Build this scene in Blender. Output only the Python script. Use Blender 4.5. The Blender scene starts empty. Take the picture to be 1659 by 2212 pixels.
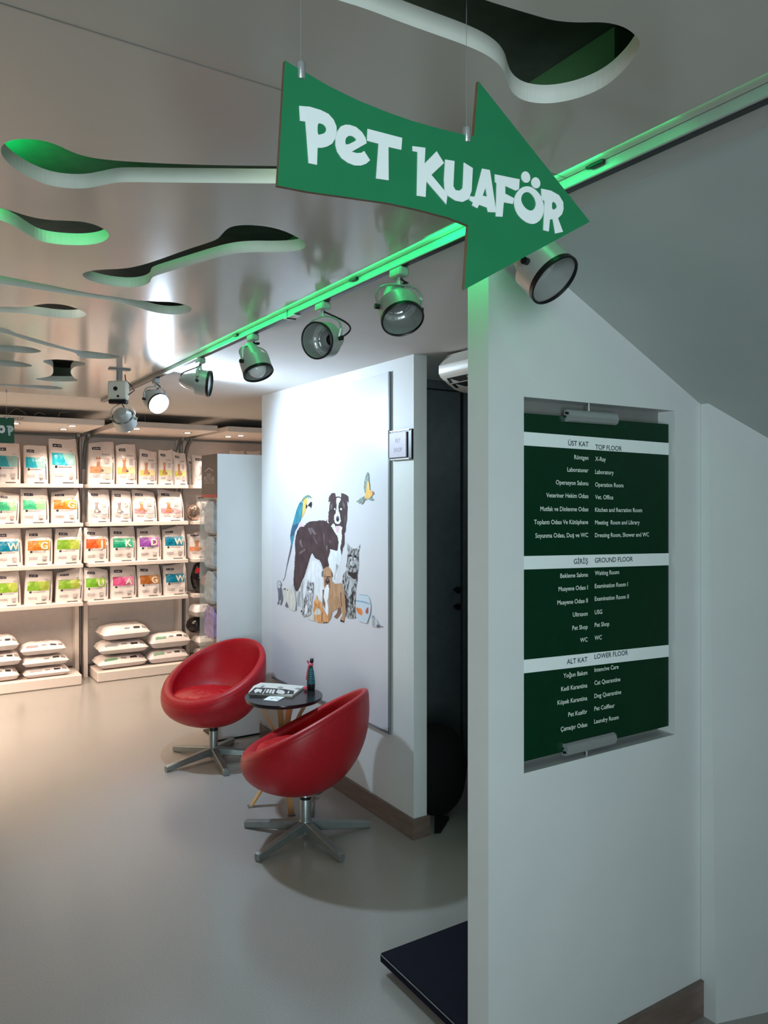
import bpy, math, random
from mathutils import Vector, Matrix, noise as mnoise
from mathutils.geometry import tessellate_polygon
random.seed(7)
C = bpy.context.scene.collection
PI = math.pi

# ------------------------------------------------------------------ camera
EYE = 1.65
YAW = math.radians(32.4)                       # camera looks 32.4 deg right of +Y
FX, FY = math.sin(YAW), math.cos(YAW)
RX, RY = math.cos(YAW), -math.sin(YAW)
FOC, CU, HV = 1662.0, 829.5, 1072.0            # focal length, centre column, horizon row (1659x2212 frame)
cd = bpy.data.cameras.new('camera'); cam = bpy.data.objects.new('camera', cd); C.objects.link(cam)
cam.location = (0, 0, EYE); cam.rotation_euler = (PI/2, 0, -YAW)
cd.sensor_fit = 'VERTICAL'; cd.sensor_height = 36.0; cd.lens = FOC/2212*36.0
cd.shift_y = -(1106-HV)/2212; cd.clip_start = 0.02
bpy.context.scene.camera = cam

# ------------------------------------------------------------------ view, world
sc = bpy.context.scene
sc.view_settings.view_transform = 'Standard'; sc.view_settings.look = 'None'
sc.view_settings.gamma = 1.0; sc.view_settings.use_curve_mapping = False
sc.view_settings.exposure = 0.0
w = bpy.data.worlds.new('world'); sc.world = w; w.use_nodes = True
w.node_tree.nodes['Background'].inputs[0].default_value = (0.55, 0.75, 0.9, 1)
w.node_tree.nodes['Background'].inputs[1].default_value = 0.05

def area(name, loc, aim, sx, sy, power, col, spread=180):
    l = bpy.data.lights.new(name, 'AREA'); l.shape = 'RECTANGLE'; l.size = sx; l.size_y = sy
    l.energy = power; l.color = col; l.spread = math.radians(spread)
    o = bpy.data.objects.new(name, l); C.objects.link(o); o.location = loc
    o.rotation_euler = Vector(aim).to_track_quat('-Z', 'Y').to_euler(); return o
def point(name, loc, power, col, r=0.03):
    l = bpy.data.lights.new(name, 'POINT'); l.energy = power; l.color = col; l.shadow_soft_size = r
    o = bpy.data.objects.new(name, l); C.objects.link(o); o.location = loc; return o
def spot(name, loc, aim, power, col, angle, blend=0.6, r=0.03):
    l = bpy.data.lights.new(name, 'SPOT'); l.energy = power; l.color = col; l.shadow_soft_size = r
    l.spot_size = math.radians(angle); l.spot_blend = blend
    o = bpy.data.objects.new(name, l); C.objects.link(o); o.location = loc
    o.rotation_euler = Vector(aim).to_track_quat('-Z', 'Y').to_euler(); return o

# cool daylight assumed behind the camera, lamps added without any opening, then added fills for the corridor and the shop
area('assumed_daylight', (-0.95, -1.7, 1.35), (2.05, 3.2, 0.10), 0.8, 1.5, 16.5, (0.76, 0.94, 1.0), 72)  # assumed source, an added lamp narrowed and aimed at the directory wall
area('assumed_daylight_fill', (0.4, -2.9, 1.5), (0.25, 1, 0.0), 2.2, 2.0, 6, (0.78, 0.95, 1.0))  # broad cool fill added inside the closed front wall
point('corridor_fill', (3.3, 2.9, 2.0), 1.6, (0.75, 0.95, 1.0), 0.1)  # unseen cool fill, added to lift the dark corridor
area('shop_warm_fill', (-0.8, 5.95, 2.28), (0.12, 0.35, -1), 1.6, 1.6, 165, (1.0, 0.78, 0.60), 118)  # broad warm room fill added off frame, no fixture behind it
# assumed, unseen green LED strip beside the lighting rail, then an assumed green lamp and added fills above the perforated ceiling
for y0_, y1_, p_ in ((1.06, 3.45, 1.25), (0.88, 3.75, .36), (0.70, 4.1, .12)):   # strip that dims towards its ends
    ledl = area('assumed_green_led', (1.179, (y0_+y1_)/2, 2.3272), (0, 0, -1), 0.003, y1_-y0_, p_, (0.0, 1.0, 0.25))
    ledl.rotation_euler = (0, math.radians(-62), 0)
a_ = area('green_wall_end_fill', (1.165, 1.57, 2.318), (0, 0, -1), 0.01, 0.16, 0.16, (0.0, 1.0, 0.25)); a_.rotation_euler = (0, math.radians(-62), 0)  # extra lamp added to green the top of the directory wall end
point('plenum_neutral_fill', (0.45, 3.15, 2.43), 0.9, (1.0, 0.96, 0.86), 0.06)  # neutral fill added so the cut-out interiors read grey
point('assumed_plenum_green', (0.16, 2.06, 2.455), 2.6, (0.0, 1.0, 0.2), 0.05)  # assumed unseen lamp for the green light inside the cut-outs
point('plenum_pale_fill', (0.72, 1.40, 2.42), 0.55, (0.72, 1.0, 0.76), 0.05)  # pale fill added to lighten plenum roof and duct above the big cut-out

# ------------------------------------------------------------------ projection of a pixel onto a real plane
def ray(u, v):
    t = (u-CU)/FOC
    return Vector((FX+RX*t, FY+RY*t, (HV-v)/FOC))
def onX(u, v, X): r = ray(u, v); r = r*(X/r.x); return Vector((r.x, r.y, EYE+r.z))
def onY(u, v, Y): r = ray(u, v); r = r*(Y/r.y); return Vector((r.x, r.y, EYE+r.z))
def onH(u, v, H): r = ray(u, v); r = r*((H-EYE)/r.z); return Vector((r.x, r.y, H))
FWD = Vector((FX, FY, 0)); RGT = Vector((RX, RY, 0)); UP = Vector((0, 0, 1))
def viewdir(toward, right, down):              # direction given as seen by the viewer
    return (-FWD*toward + RGT*right - UP*down).normalized()

# ------------------------------------------------------------------ materials
def lin(c):
    return tuple(((x/255)/12.92 if x/255 <= .04045 else ((x/255+.055)/1.055)**2.4) for x in c)
def mat(name, rgb, rough=.5, metal=0, var=0.0, scale=20, bump=0, bscale=80, coat=0, emit=None, estr=0,
        alpha=1, trans=0, rgb2=None, spec=.5, stretch=None, ramp=None, backface=False, ior=1.45):
    m = bpy.data.materials.new(name); m.use_nodes = True
    nt = m.node_tree; b = nt.nodes['Principled BSDF']
    col = (*lin(rgb), 1)
    b.inputs['Base Color'].default_value = col
    b.inputs['Roughness'].default_value = rough; b.inputs['Metallic'].default_value = metal
    b.inputs['Specular IOR Level'].default_value = spec; b.inputs['IOR'].default_value = ior
    if coat: b.inputs['Coat Weight'].default_value = coat; b.inputs['Coat Roughness'].default_value = .08
    if alpha < 1: b.inputs['Alpha'].default_value = alpha
    if trans: b.inputs['Transmission Weight'].default_value = trans
    if emit:
        b.inputs['Emission Color'].default_value = (*lin(emit), 1); b.inputs['Emission Strength'].default_value = estr
    tc = nt.nodes.new('ShaderNodeTexCoord')
    src = tc.outputs['Object']
    if stretch:
        mp = nt.nodes.new('ShaderNodeMapping'); mp.inputs['Scale'].default_value = stretch
        nt.links.new(src, mp.inputs['Vector']); src = mp.outputs['Vector']
    if var or rgb2:
        n = nt.nodes.new('ShaderNodeTexNoise'); n.inputs['Scale'].default_value = scale
        n.inputs['Detail'].default_value = 4; nt.links.new(src, n.inputs['Vector'])
        r = nt.nodes.new('ShaderNodeValToRGB')
        lo, hi = ramp or (.35, .65)
        r.color_ramp.elements[0].position = lo; r.color_ramp.elements[1].position = hi
        c2 = (*lin(rgb2), 1) if rgb2 else tuple(min(1, x*(1+var)) for x in col[:3])+(1,)
        c1 = col if rgb2 else tuple(x*(1-var) for x in col[:3])+(1,)
        r.color_ramp.elements[0].color = c1; r.color_ramp.elements[1].color = c2
        nt.links.new(n.outputs['Fac'], r.inputs['Fac']); nt.links.new(r.outputs['Color'], b.inputs['Base Color'])
    if bump:
        n2 = nt.nodes.new('ShaderNodeTexNoise'); n2.inputs['Scale'].default_value = bscale; n2.inputs['Detail'].default_value = 3
        nt.links.new(src, n2.inputs['Vector'])
        bp = nt.nodes.new('ShaderNodeBump'); bp.inputs['Strength'].default_value = bump; bp.inputs['Distance'].default_value = .01
        nt.links.new(n2.outputs['Fac'], bp.inputs['Height']); nt.links.new(bp.outputs['Normal'], b.inputs['Normal'])
    return m
M = {}
M['floor'] = mat('speckled vinyl floor', (165, 161, 156), .21, var=.06, scale=170, bump=.02, bscale=14, spec=.7)
M['wall'] = mat('white painted wall', (214, 217, 216), .55, var=.015, scale=6, bump=.02, bscale=120)
M['wall_print'] = mat('satin white print panel', (208, 211, 217), .35, var=.01, scale=4)
M['ceil'] = mat('matt white ceiling', (206, 204, 200), .7, var=.015, scale=5)
M['gloss'] = mat('glossy stretched ceiling', (192, 189, 180), .14, var=.01, scale=3, spec=.42)
M['gloss_edge'] = mat('cut ceiling edge', (222, 224, 214), .5, var=.02)
M['plenum'] = mat('dark grey plenum', (118, 120, 116), .8, var=.1)
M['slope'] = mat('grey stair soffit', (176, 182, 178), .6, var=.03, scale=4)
M['base'] = mat('brown laminate baseboard', (116, 98, 90), .25, var=.12, scale=9, stretch=(1, 1, 6), spec=.6)
M['shopwall'] = mat('warm beige wall', (206, 196, 184), .6, var=.02)
M['shelf'] = mat('cream shelf laminate', (228, 216, 208), .42, var=.02)
M['dark'] = mat('charcoal door panel', (84, 92, 94), .5, var=.08)
M['black'] = mat('black plastic', (14, 15, 16), .4, var=.1)
M['blackfab'] = mat('black fabric', (5, 6, 6), .9, var=.2)
M['navy'] = mat('navy rubber mat', (6, 9, 28), .7, var=.2, scale=60, bump=.05, bscale=300, spec=.2)
M['green'] = mat('green sign face', (32, 124, 80), .42, var=.03)
M['dkgreen'] = mat('dark green board', (8, 50, 30), .22, var=.06, spec=.45)
M['woodedge'] = mat('brown board edge', (122, 96, 74), .6, var=.15)
M['white'] = mat('white lettering', (236, 244, 242), .5, var=.01)
M['whiteplastic'] = mat('white plastic', (224, 222, 210), .35, var=.02)
M['silver'] = mat('satin silver lamp', (178, 182, 178), .36, metal=.35, var=.05)
M['reflector'] = mat('lamp reflector', (196, 200, 198), .2, metal=.6, var=.03)
M['rail'] = mat('grey rail', (150, 153, 151), .4, metal=.1, var=.03)
M['alu'] = mat('brushed aluminium', (176, 180, 180), .28, metal=.5, var=.06, scale=60, stretch=(1, 1, 10))
M['alugrey'] = mat('grey steel leg', (150, 158, 156), .38, metal=.7, var=.05)
M['chrome'] = mat('chrome', (205, 205, 205), .1, metal=1, var=.02)
M['red'] = mat('red leatherette', (176, 22, 34), .38, var=.06, scale=40, bump=.12, bscale=340, spec=.45)
M['redcush'] = mat('red seat leather', (190, 18, 30), .3, var=.06, scale=40, bump=.5, bscale=26, spec=.55)
M['tabletop'] = mat('black table top', (30, 30, 34), .22, var=.1)
M['wood'] = mat('bent beech', (196, 152, 102), .4, var=.15, scale=14, stretch=(1, 1, .2))
M['bag'] = mat('white plastic bag', (240, 230, 226), .24, var=.02, bump=.35, bscale=14, spec=.55)
M['bagside'] = mat('grey bag gusset', (206, 196, 194), .3, var=.03, bump=.25, bscale=14)
M['navyprint'] = mat('navy print', (44, 36, 66), .3, var=.05)
M['blackprint'] = mat('black print', (48, 40, 42), .35, var=.05)
M['greyprint'] = mat('grey print', (196, 186, 184), .35, var=.08, scale=160)
M['midprint'] = mat('mid grey print', (150, 140, 140), .35, var=.1, scale=160)
M['brownsign'] = mat('brown header sign', (88, 72, 68), .4, var=.04)
M['redstripe'] = mat('red stripe', (176, 40, 46), .4, var=.04)
M['acrylic'] = mat('clear acrylic', (236, 236, 226), .08, alpha=.32, var=.01)
M['packs'] = mat('pale blue blister pack', (186, 204, 214), .15, var=.16, scale=22, bump=.4, bscale=30, alpha=.85)
M['packp'] = mat('purple blister pack', (158, 140, 186), .2, var=.25, scale=26, bump=.3, bscale=30)
M['pale'] = mat('pale print', (214, 214, 206), .4, var=.02)
M['teal'] = mat('teal', (60, 170, 190), .4, var=.04)
M['pink'] = mat('pink', (220, 90, 110), .4, var=.05)
M['warmbulb'] = mat('lit halogen', (255, 240, 220), .3, emit=(255, 226, 190), estr=14)
M['coolbulb'] = mat('lit spot lens', (255, 255, 255), .3, emit=(236, 244, 255), estr=30)
M['frost'] = mat('frosted lamp glass', (224, 226, 226), .25, var=.02)
def cmat(key, rgb, rough=.32, **k):
    if key not in M: M[key] = mat(key, rgb, rough, **({'var': .05} | k))
    return M[key]

# ------------------------------------------------------------------ mesh building
ORIG = {}
def setp(o, label=None, cat=None, group=None, kind=None):
    if label: o['label'] = label
    if cat: o['category'] = cat
    if group: o['group'] = group
    if kind: o['kind'] = kind
    return o
def empty(name, loc, label=None, cat=None, group=None, kind=None):
    o = bpy.data.objects.new(name, None); C.objects.link(o); o.location = loc; o.empty_display_size = .1
    ORIG[o] = Vector(loc); return setp(o, label, cat, group, kind)
class MB:
    def __init__(s): s.v = []; s.f = []; s.m = []; s.X = Matrix.Identity(4)
    def add(s, vs, fs, mi=0):
        n = len(s.v); s.v += [s.X @ Vector(p) for p in vs]
        s.f += [tuple(i+n for i in f) for f in fs]; s.m += [mi]*len(fs)
    def box(s, lo, hi, mi=0, R=None):
        x0, y0, z0 = lo; x1, y1, z1 = hi
        vs = [Vector(p) for p in ((x0,y0,z0),(x1,y0,z0),(x1,y1,z0),(x0,y1,z0),(x0,y0,z1),(x1,y0,z1),(x1,y1,z1),(x0,y1,z1))]
        if R: vs = [R @ p for p in vs]
        s.add(vs, [(0,3,2,1),(4,5,6,7),(0,1,5,4),(1,2,6,5),(2,3,7,6),(3,0,4,7)], mi)
    def bbox(s, lo, hi, b=.004, mi=0, R=None):          # bevelled box
        x0, y0, z0 = lo; x1, y1, z1 = hi
        prof = [(x0+b,y0),(x1-b,y0),(x1,y0+b),(x1,y1-b),(x1-b,y1),(x0+b,y1),(x0,y1-b),(x0,y0+b)]
        ins = [(min(max(x,x0+b),x1-b), min(max(y,y0+b),y1-b)) for x, y in prof]
        rings = [[(x,y,z0) for x,y in ins],[(x,y,z0+b) for x,y in prof],[(x,y,z1-b) for x,y in prof],[(x,y,z1) for x,y in ins]]
        vs = [Vector(p) for r in rings for p in r]
        if R: vs = [R @ p for p in vs]
        fs = [tuple(reversed(range(8))), tuple(range(24,32))]
        for k in range(3):
            for i in range(8):
                j = (i+1) % 8; fs.append((k*8+i,k*8+j,k*8+8+j,k*8+8+i))
        s.add(vs, fs, mi)
    def rings(s, rings, close=True, cap0=True, cap1=True, mi=0):
        n = len(rings[0]); vs = [p for r in rings for p in r]; fs = []
        for k in range(len(rings)-1):
            for i in range(n if close else n-1):
                j = (i+1) % n; fs.append((k*n+i, k*n+j, k*n+n+j, k*n+n+i))
        if cap0: fs.append(tuple(reversed(range(n))))
        if cap1: fs.append(tuple(range((len(rings)-1)*n, len(rings)*n)))
        s.add(vs, fs, mi)
    def lathe(s, prof, p=(0,0,0), axis=(0,0,1), n=24, mi=0, cap0=True, cap1=True):
        q = Vector(axis).normalized().to_track_quat('Z', 'Y').to_matrix(); p = Vector(p)
        s.rings([[p + q @ Vector((r*math.cos(2*PI*i/n), r*math.sin(2*PI*i/n), z)) for i in range(n)] for r, z in prof], True, cap0, cap1, mi)
    def cyl(s, a, b, r0, r1=None, n=16, mi=0):
        a = Vector(a); b = Vector(b); s.lathe([(r0,0),(r1 if r1 is not None else r0,(b-a).length)], a, b-a, n, mi)
    def tube(s, pts, r, n=8, mi=0, flat=None):
        pts = [Vector(p) for p in pts]; rs = []
        for i, p in enumerate(pts):
            d = (pts[min(i+1,len(pts)-1)]-pts[max(i-1,0)]).normalized()
            q = d.to_track_quat('Z', 'Y').to_matrix()
            rs.append([p + q @ Vector((r*math.cos(2*PI*k/n)*(flat or 1), r*math.sin(2*PI*k/n), 0)) for k in range(n)])
        s.rings(rs, mi=mi)
    def plate(s, outer, holes, f0, f1, mi=0, me=None, mback=None):  # f0/f1 map 2-D points to the two faces
        loops = [outer]+list(holes); flat = [p for l in loops for p in l]
        tr = tessellate_polygon([[Vector((p[0],p[1],0)) for p in l] for l in loops])
        n = len(flat); A = [f0(p) for p in flat]; B = [f1(p) for p in flat]
        s.add(A, [tuple(t) for t in tr], mi); s.add(B, [tuple(reversed(t)) for t in tr], mi if mback is None else mback)
        k = 0; side = []
        for l in loops:
            m_ = len(l)
            for i in range(m_): side.append((k+i, k+(i+1) % m_, n+k+(i+1) % m_, n+k+i))
            k += m_
        s.add(A+B, side, mi if me is None else me)
    def flat(s, pts, mi=0):
        tr = tessellate_polygon([[Vector((p[0],p[1],0)) if len(p)==2 else Vector(p) for p in pts]])
        s.add(pts, [tuple(t) for t in tr], mi)
    def build(s, name, mats, parent=None, smooth=False, world=True, base=False, **tags):
        if not isinstance(mats, (list, tuple)): mats = [mats]
        org = Vector((0,0,0))
        if parent is not None and world: org = ORIG.get(parent, org)
        elif base:
            xs = [p.x for p in s.v]; ys = [p.y for p in s.v]; zs = [p.z for p in s.v]
            org = Vector(((min(xs)+max(xs))/2, (min(ys)+max(ys))/2, min(zs)))
        me = bpy.data.meshes.new(name); me.from_pydata([p-org for p in s.v], [], s.f)
        for m_ in mats: me.materials.append(m_)
        me.polygons.foreach_set('material_index', s.m)
        me.validate(); 
        import bmesh
        bm = bmesh.new(); bm.from_mesh(me); bmesh.ops.remove_doubles(bm, verts=bm.verts, dist=1e-6)
        bmesh.ops.recalc_face_normals(bm, faces=bm.faces); bm.to_mesh(me); bm.free()
        if smooth:
            me.polygons.foreach_set('use_smooth', [True]*len(me.polygons))
            me.set_sharp_from_angle(angle=math.radians(smooth if smooth is not True else 42))
        o = bpy.data.objects.new(name, me); C.objects.link(o)
        if parent is not None: o.parent = parent; ORIG[o] = ORIG.get(parent, Vector((0,0,0)))
        elif base: o.location = org; ORIG[o] = org
        else: ORIG[o] = Vector((0,0,0))
        return setp(o, tags.get('label'), tags.get('cat'), tags.get('group'), tags.get('kind'))
def struct(mb, name, mats, parent=None, smooth=False, **k):
    return mb.build(name, mats, parent, smooth, kind='structure' if parent is None else None, **k)
def copy_tree(o, parent=None):
    c = o.copy(); C.objects.link(c)
    if parent is not None: c.parent = parent
    for ch in list(o.children): copy_tree(ch, c)
    return c

# ------------------------------------------------------------------ lettering: every string turned into a flat mesh once
TXT = {}
def text_mesh(s, bold=0.0):
    if (s, bold) in TXT: return TXT[(s, bold)]
    cu = bpy.data.curves.new('text', 'FONT'); cu.body = s; cu.size = 1.0; cu.resolution_u = 3; cu.offset = bold
    o = bpy.data.objects.new('text', cu); C.objects.link(o)
    dg = bpy.context.evaluated_depsgraph_get(); dg.update()
    me = bpy.data.meshes.new_from_object(o.evaluated_get(dg))
    vs = [(p.co.x, p.co.y) for p in me.vertices]; fs = [tuple(p.vertices) for p in me.polygons]
    bpy.data.objects.remove(o); bpy.data.curves.remove(cu); bpy.data.meshes.remove(me)
    TXT[(s, bold)] = (vs, fs, min(p[0] for p in vs), max(p[0] for p in vs))
    return TXT[(s, bold)]
def put_text(mb, s, f, h, sx=1.0, align='L', mi=0, bold=0.0, width=None):
    """f maps (x along, y up) in metres to 3-D; h = capital height in metres"""
    vs, fs, x0, x1 = text_mesh(s, bold); k = h/.729
    kx = k*sx if width is None else width/(x1-x0)
    off = {'L': x0, 'R': x1, 'C': (x0+x1)/2}[align]
    mb.add([f(((p[0]-off)*kx, p[1]*k)) for p in vs], fs, mi)
for s_ in ('A','B'): text_mesh(s_)

# ================================================================== SETTING
HC = 2.334                                         # ceiling height
mb = MB(); mb.box((-3.2,-3.2,-.05),(3.9,7.8,0)); struct(mb, 'floor', M['floor'])
mb = MB(); mb.box((-3.2,7.56,0),(3.9,7.7,2.95)); struct(mb, 'wall_back', M['shopwall'])
mb = MB(); mb.box((-3.2,-3.2,0),(-3.06,7.56,2.95)); struct(mb, 'wall_left', M['shopwall'])
mb = MB(); mb.box((-3.06,-3.2,0),(3.9,-3.06,2.95)); struct(mb, 'wall_front', M['wall'])
mb = MB(); mb.box((3.66,-3.06,0),(3.8,7.56,2.95)); struct(mb, 'wall_right', M['shopwall'])
# matt ceiling, stepping round the perforated panel
mb = MB()
mb.box((1.212,-3.06,HC),(1.36,1.62,HC+.05)); mb.box((1.212,1.62,HC),(3.66,7.56,HC+.05)); mb.box((-3.06,5.56,HC),(1.212,7.56,HC+.05))
mb.box((1.212,-3.06,HC+.05),(1.232,5.56,2.9)); mb.box((-3.06,5.56,HC+.05),(1.212,5.58,2.9))
struct(mb, 'ceiling', M['ceil'])
mb = MB(); mb.box((-3.06,-3.06,2.52),(1.212,5.56,2.56)); struct(mb, 'ceiling', M['plenum'])
# sloping soffit of the stair
SL = .485
mb = MB(); xa, xb = 1.36, 3.66
mb.add([(xa,-3.06,HC),(xb,-3.06,HC-SL*(xb-xa)),(xb,1.62,HC-SL*(xb-xa)),(xa,1.62,HC),(xa,-3.06,HC+.06),(xb,-3.06,HC+.06),(xb,1.62,HC+.06),(xa,1.62,HC+.06)],
       [(0,1,2,3),(4,7,6,5),(0,4,5,1),(1,5,6,2),(2,6,7,3),(3,7,4,0)])
struct(mb, 'ceiling', M['slope'])

# perforated glossy ceiling: hole outlines as seen on the underside
HP = 2.330
def crop(pts, x0, y0, k): return [(x0+x*k, y0+y*k) for x, y in pts]
def smooth_loop(pts, it=2):
    for _ in range(it):
        q = []
        for i, p in enumerate(pts):
            n = pts[(i+1) % len(pts)]
            q += [(.75*p[0]+.25*n[0], .75*p[1]+.25*n[1]), (.25*p[0]+.75*n[0], .25*p[1]+.75*n[1])]
        pts = q
    return pts
k6 = 700/1659
HOLES = [
 [(0,120),(30,85),(100,70),(200,75),(290,100),(370,140),(450,165),(560,180),(700,190),(900,200),(1150,207),(1420,210),(1560,214),(1640,235),(1640,275),(1560,297),(1420,300),(1150,297),(900,295),(700,292),(600,293),(520,310),(440,325),(350,325),(250,310),(150,270),(60,215),(10,160)],
 [(-130,400),(-60,410),(0,425),(60,440),(150,470),(250,487),(350,490),(430,495),(500,515),(545,540),(562,565),(545,590),(500,608),(420,617),(300,612),(200,595),(140,560),(80,520),(0,485),(-60,470),(-150,470),(-170,430)],
 [(415,765),(450,748),(520,740),(620,737),(700,725),(800,695),(950,640),(1060,605),(1115,585),(1140,555),(1170,525),(1220,513),(1300,512),(1400,525),(1480,552),(1540,585),(1572,612),(1555,635),(1500,648),(1400,652),(1300,650),(1200,657),(1100,680),(950,725),(850,755),(785,775),(772,790),(770,805),(740,822),(680,832),(600,828),(520,815),(450,795)],
 [(-160,755),(-60,760),(0,770),(100,790),(250,818),(400,850),(550,875),(640,888),(700,897),(780,903),(870,905),(930,915),(970,930),(985,942),(970,960),(920,970),(850,970),(780,958),(700,932),(620,908),(500,888),(300,860),(100,828),(0,812),(-80,815),(-170,790)],
 [(-60,930),(0,930),(80,932),(160,930),(200,918),(260,914),(330,920),(390,938),(430,955),(446,968),(430,982),(380,990),(300,988),(200,975),(100,963),(0,958),(-70,955)],
 [(-40,1020),(0,1035),(40,1045),(80,1065),(150,1085),(250,1115),(350,1143),(400,1155),(470,1160),(550,1170),(600,1180),(620,1187),(580,1197),(480,1197),(400,1188),(388,1165),(300,1145),(200,1120),(100,1090),(50,1073),(0,1060),(-50,1055)],
 [(-50,1130),(0,1127),(60,1127),(140,1135),(190,1147),(218,1160),(180,1168),(100,1167),(0,1155),(-50,1150)],
 [(-50,1203),(0,1203),(60,1205),(130,1218),(178,1235),(120,1240),(40,1236),(0,1232),(-50,1228)],
 [(215,1205),(280,1199),(350,1203),(420,1212),(443,1224),(420,1232),(380,1237),(362,1255),(362,1275),(380,1297),(405,1310),(350,1314),(250,1312),(190,1305),(180,1297),(240,1292),(268,1280),(275,1255),(265,1230),(230,1220)],
 [(-50,1325),(0,1325),(100,1330),(200,1332),(290,1337),(332,1350),(290,1355),(200,1350),(100,1340),(0,1333),(-50,1332)],
]
def hole_xy(pts):
    return [tuple(onH(u, v, HP).xy) for u, v in pts]
panel_holes = [hole_xy(smooth_loop(crop(h, 0, 270, k6), 2)) for h in HOLES]
kb = 959/1659
KH = [(-220,-90),(50,0),(150,30),(280,80),(420,130),(520,165),(600,200),(650,235),(675,270),(684,305),(700,345),(740,375),(800,387),(870,385),(960,365),(1050,325),(1120,265),(1165,205),(1182,165),(1175,145),(1140,110),(1090,90),(1030,82),(950,85),(860,78),(780,55),(680,25),(600,0),(440,-60),(250,-160),(60,-230),(-160,-210)]
big = hole_xy(smooth_loop(crop(KH, 700, 0, kb), 2))
SEAM = 1.178
ceil_root = empty('ceiling', (-.9, 1.3, HP)); ceil_root['kind'] = 'structure'
low = lambda p: (p[0], p[1], HP); top = lambda p: (p[0], p[1], HP+.032)
mb = MB(); mb.plate([(-3.04,SEAM+.0001),(1.2085,SEAM+.0001),(1.2085,5.555),(-3.04,5.555)], panel_holes, low, top, 0, 1, 2)
mb.build('ceiling_panel', [M['gloss'], M['gloss_edge'], M['plenum']], ceil_root)
mb = MB(); mb.plate([(-3.04,-3.04),(1.2085,-3.04),(1.2085,SEAM-.0001),(-3.04,SEAM-.0001)], [big], low, top, 0, 1, 2)
mb.build('ceiling_panel', [M['gloss'], M['gloss_edge'], M['plenum']], ceil_root)
# duct above the big cut-out, its green glow put into the board colour
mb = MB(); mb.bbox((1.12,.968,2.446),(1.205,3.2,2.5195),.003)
mb.build('air_duct', mat('green-glow duct board', (110,150,112), .6, var=.05), base=True, label='boxed duct coloured as if lit green above the large ceiling cut-out', cat='duct')

mb = MB(); mb.box((-3.04,SEAM-.0012,HP-.0006),(1.2085,SEAM+.0012,HP+.001)); mb.build('joint_strip', mat('ceiling joint',(128,126,120),.6,var=.03), ceil_root)

# partition wall carrying the animal mural
XM = 2.105
mb = MB(); mb.box((XM,3.05,0),(2.182,4.87,HC)); struct(mb, 'wall_right', M['wall'])
mb = MB()
mb.plate([(3.05,0),(4.882,0),(4.882,.094),(3.05,.094)], [], lambda p:(XM-.012,p[0],p[1]), lambda p:(XM,p[0],p[1]))
mb.box((XM-.012,3.038,0),(2.194,3.05,.094)); mb.box((XM-.013,3.037,.094),(2.194,4.882,.0985))
struct(mb, 'baseboard_right', M['base'])
# far wall beyond the mural and dark corridor behind it
mb = MB(); mb.box((2.41,1.61,0),(2.5,2.96,HC)); struct(mb, 'wall_right', M['wall'])
mb = MB(); mb.box((2.182,3.72,0),(3.66,3.80,HC)); struct(mb, 'wall_right', M['dark'])
door = empty('door_1', (2.7,3.70,0)); door['kind'] = 'structure'
pa = onY(992, 1300, 3.69); pb = onY(998, 1300, 3.69)
mb = MB(); mb.bbox((2.20,3.675,0.01),(pa.x,3.715,2.28),.004); mb.build('door_leaf', M['dark'], door)
mb = MB(); mb.bbox((pb.x,3.675,0.01),(3.55,3.715,2.28),.004); mb.build('door_leaf', M['dark'], door)
mb = MB(); mb.box((2.19,3.665,2.285),(3.6,3.715,2.33)); mb.build('door_frame', M['dark'], door)
mb = MB()
for zz in (.99, 1.09): mb.lathe([(.008,0),(.008,.03),(.02,.03),(.02,.045)], (pa.x-.05,3.675,zz), (0,-1,0), 12)
mb.build('door_handle', M['black'], door)

# directory wall with its recess
YD = 1.53; TD = .085
NX0, NX1, NZ0, NZ1 = 1.412, 2.038, .912, 1.915
outer = [(1.29,0),(2.164,0),(2.164,HC-SL*(2.164-1.36)),(1.36,HC),(1.29,HC)]
mb = MB(); mb.plate(outer, [[(NX0,NZ0),(NX1,NZ0),(NX1,NZ1),(NX0,NZ1)]], lambda p:(p[0],YD,p[1]), lambda p:(p[0],YD+TD,p[1]))
struct(mb, 'wall_near', M['wall'])
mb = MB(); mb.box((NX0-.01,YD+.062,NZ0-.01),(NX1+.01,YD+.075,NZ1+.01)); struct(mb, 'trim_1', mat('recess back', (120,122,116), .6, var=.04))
mb = MB(); mb.box((1.287,YD-.012,0),(2.176,YD,.108)); mb.box((1.287,YD-.013,.108),(2.176,YD,.112)); struct(mb, 'baseboard_near', M['base'])
# projecting end wall to the right of the directory, slightly splayed
mb = MB()
zt = lambda x: HC-SL*(x-1.36)
foot = [(2.166,1.475),(2.44,1.395),(3.6,1.06),(3.6,1.62),(2.166,1.62)]
headp = [(2.166,1.502),(2.44,1.418),(3.6,1.07),(3.6,1.62),(2.166,1.62)]
mb.rings([[(x,y,0) for x,y in foot],[(x,y,zt(x)) for x,y in headp]])
struct(mb, 'wall_near', M['wall'])

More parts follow.
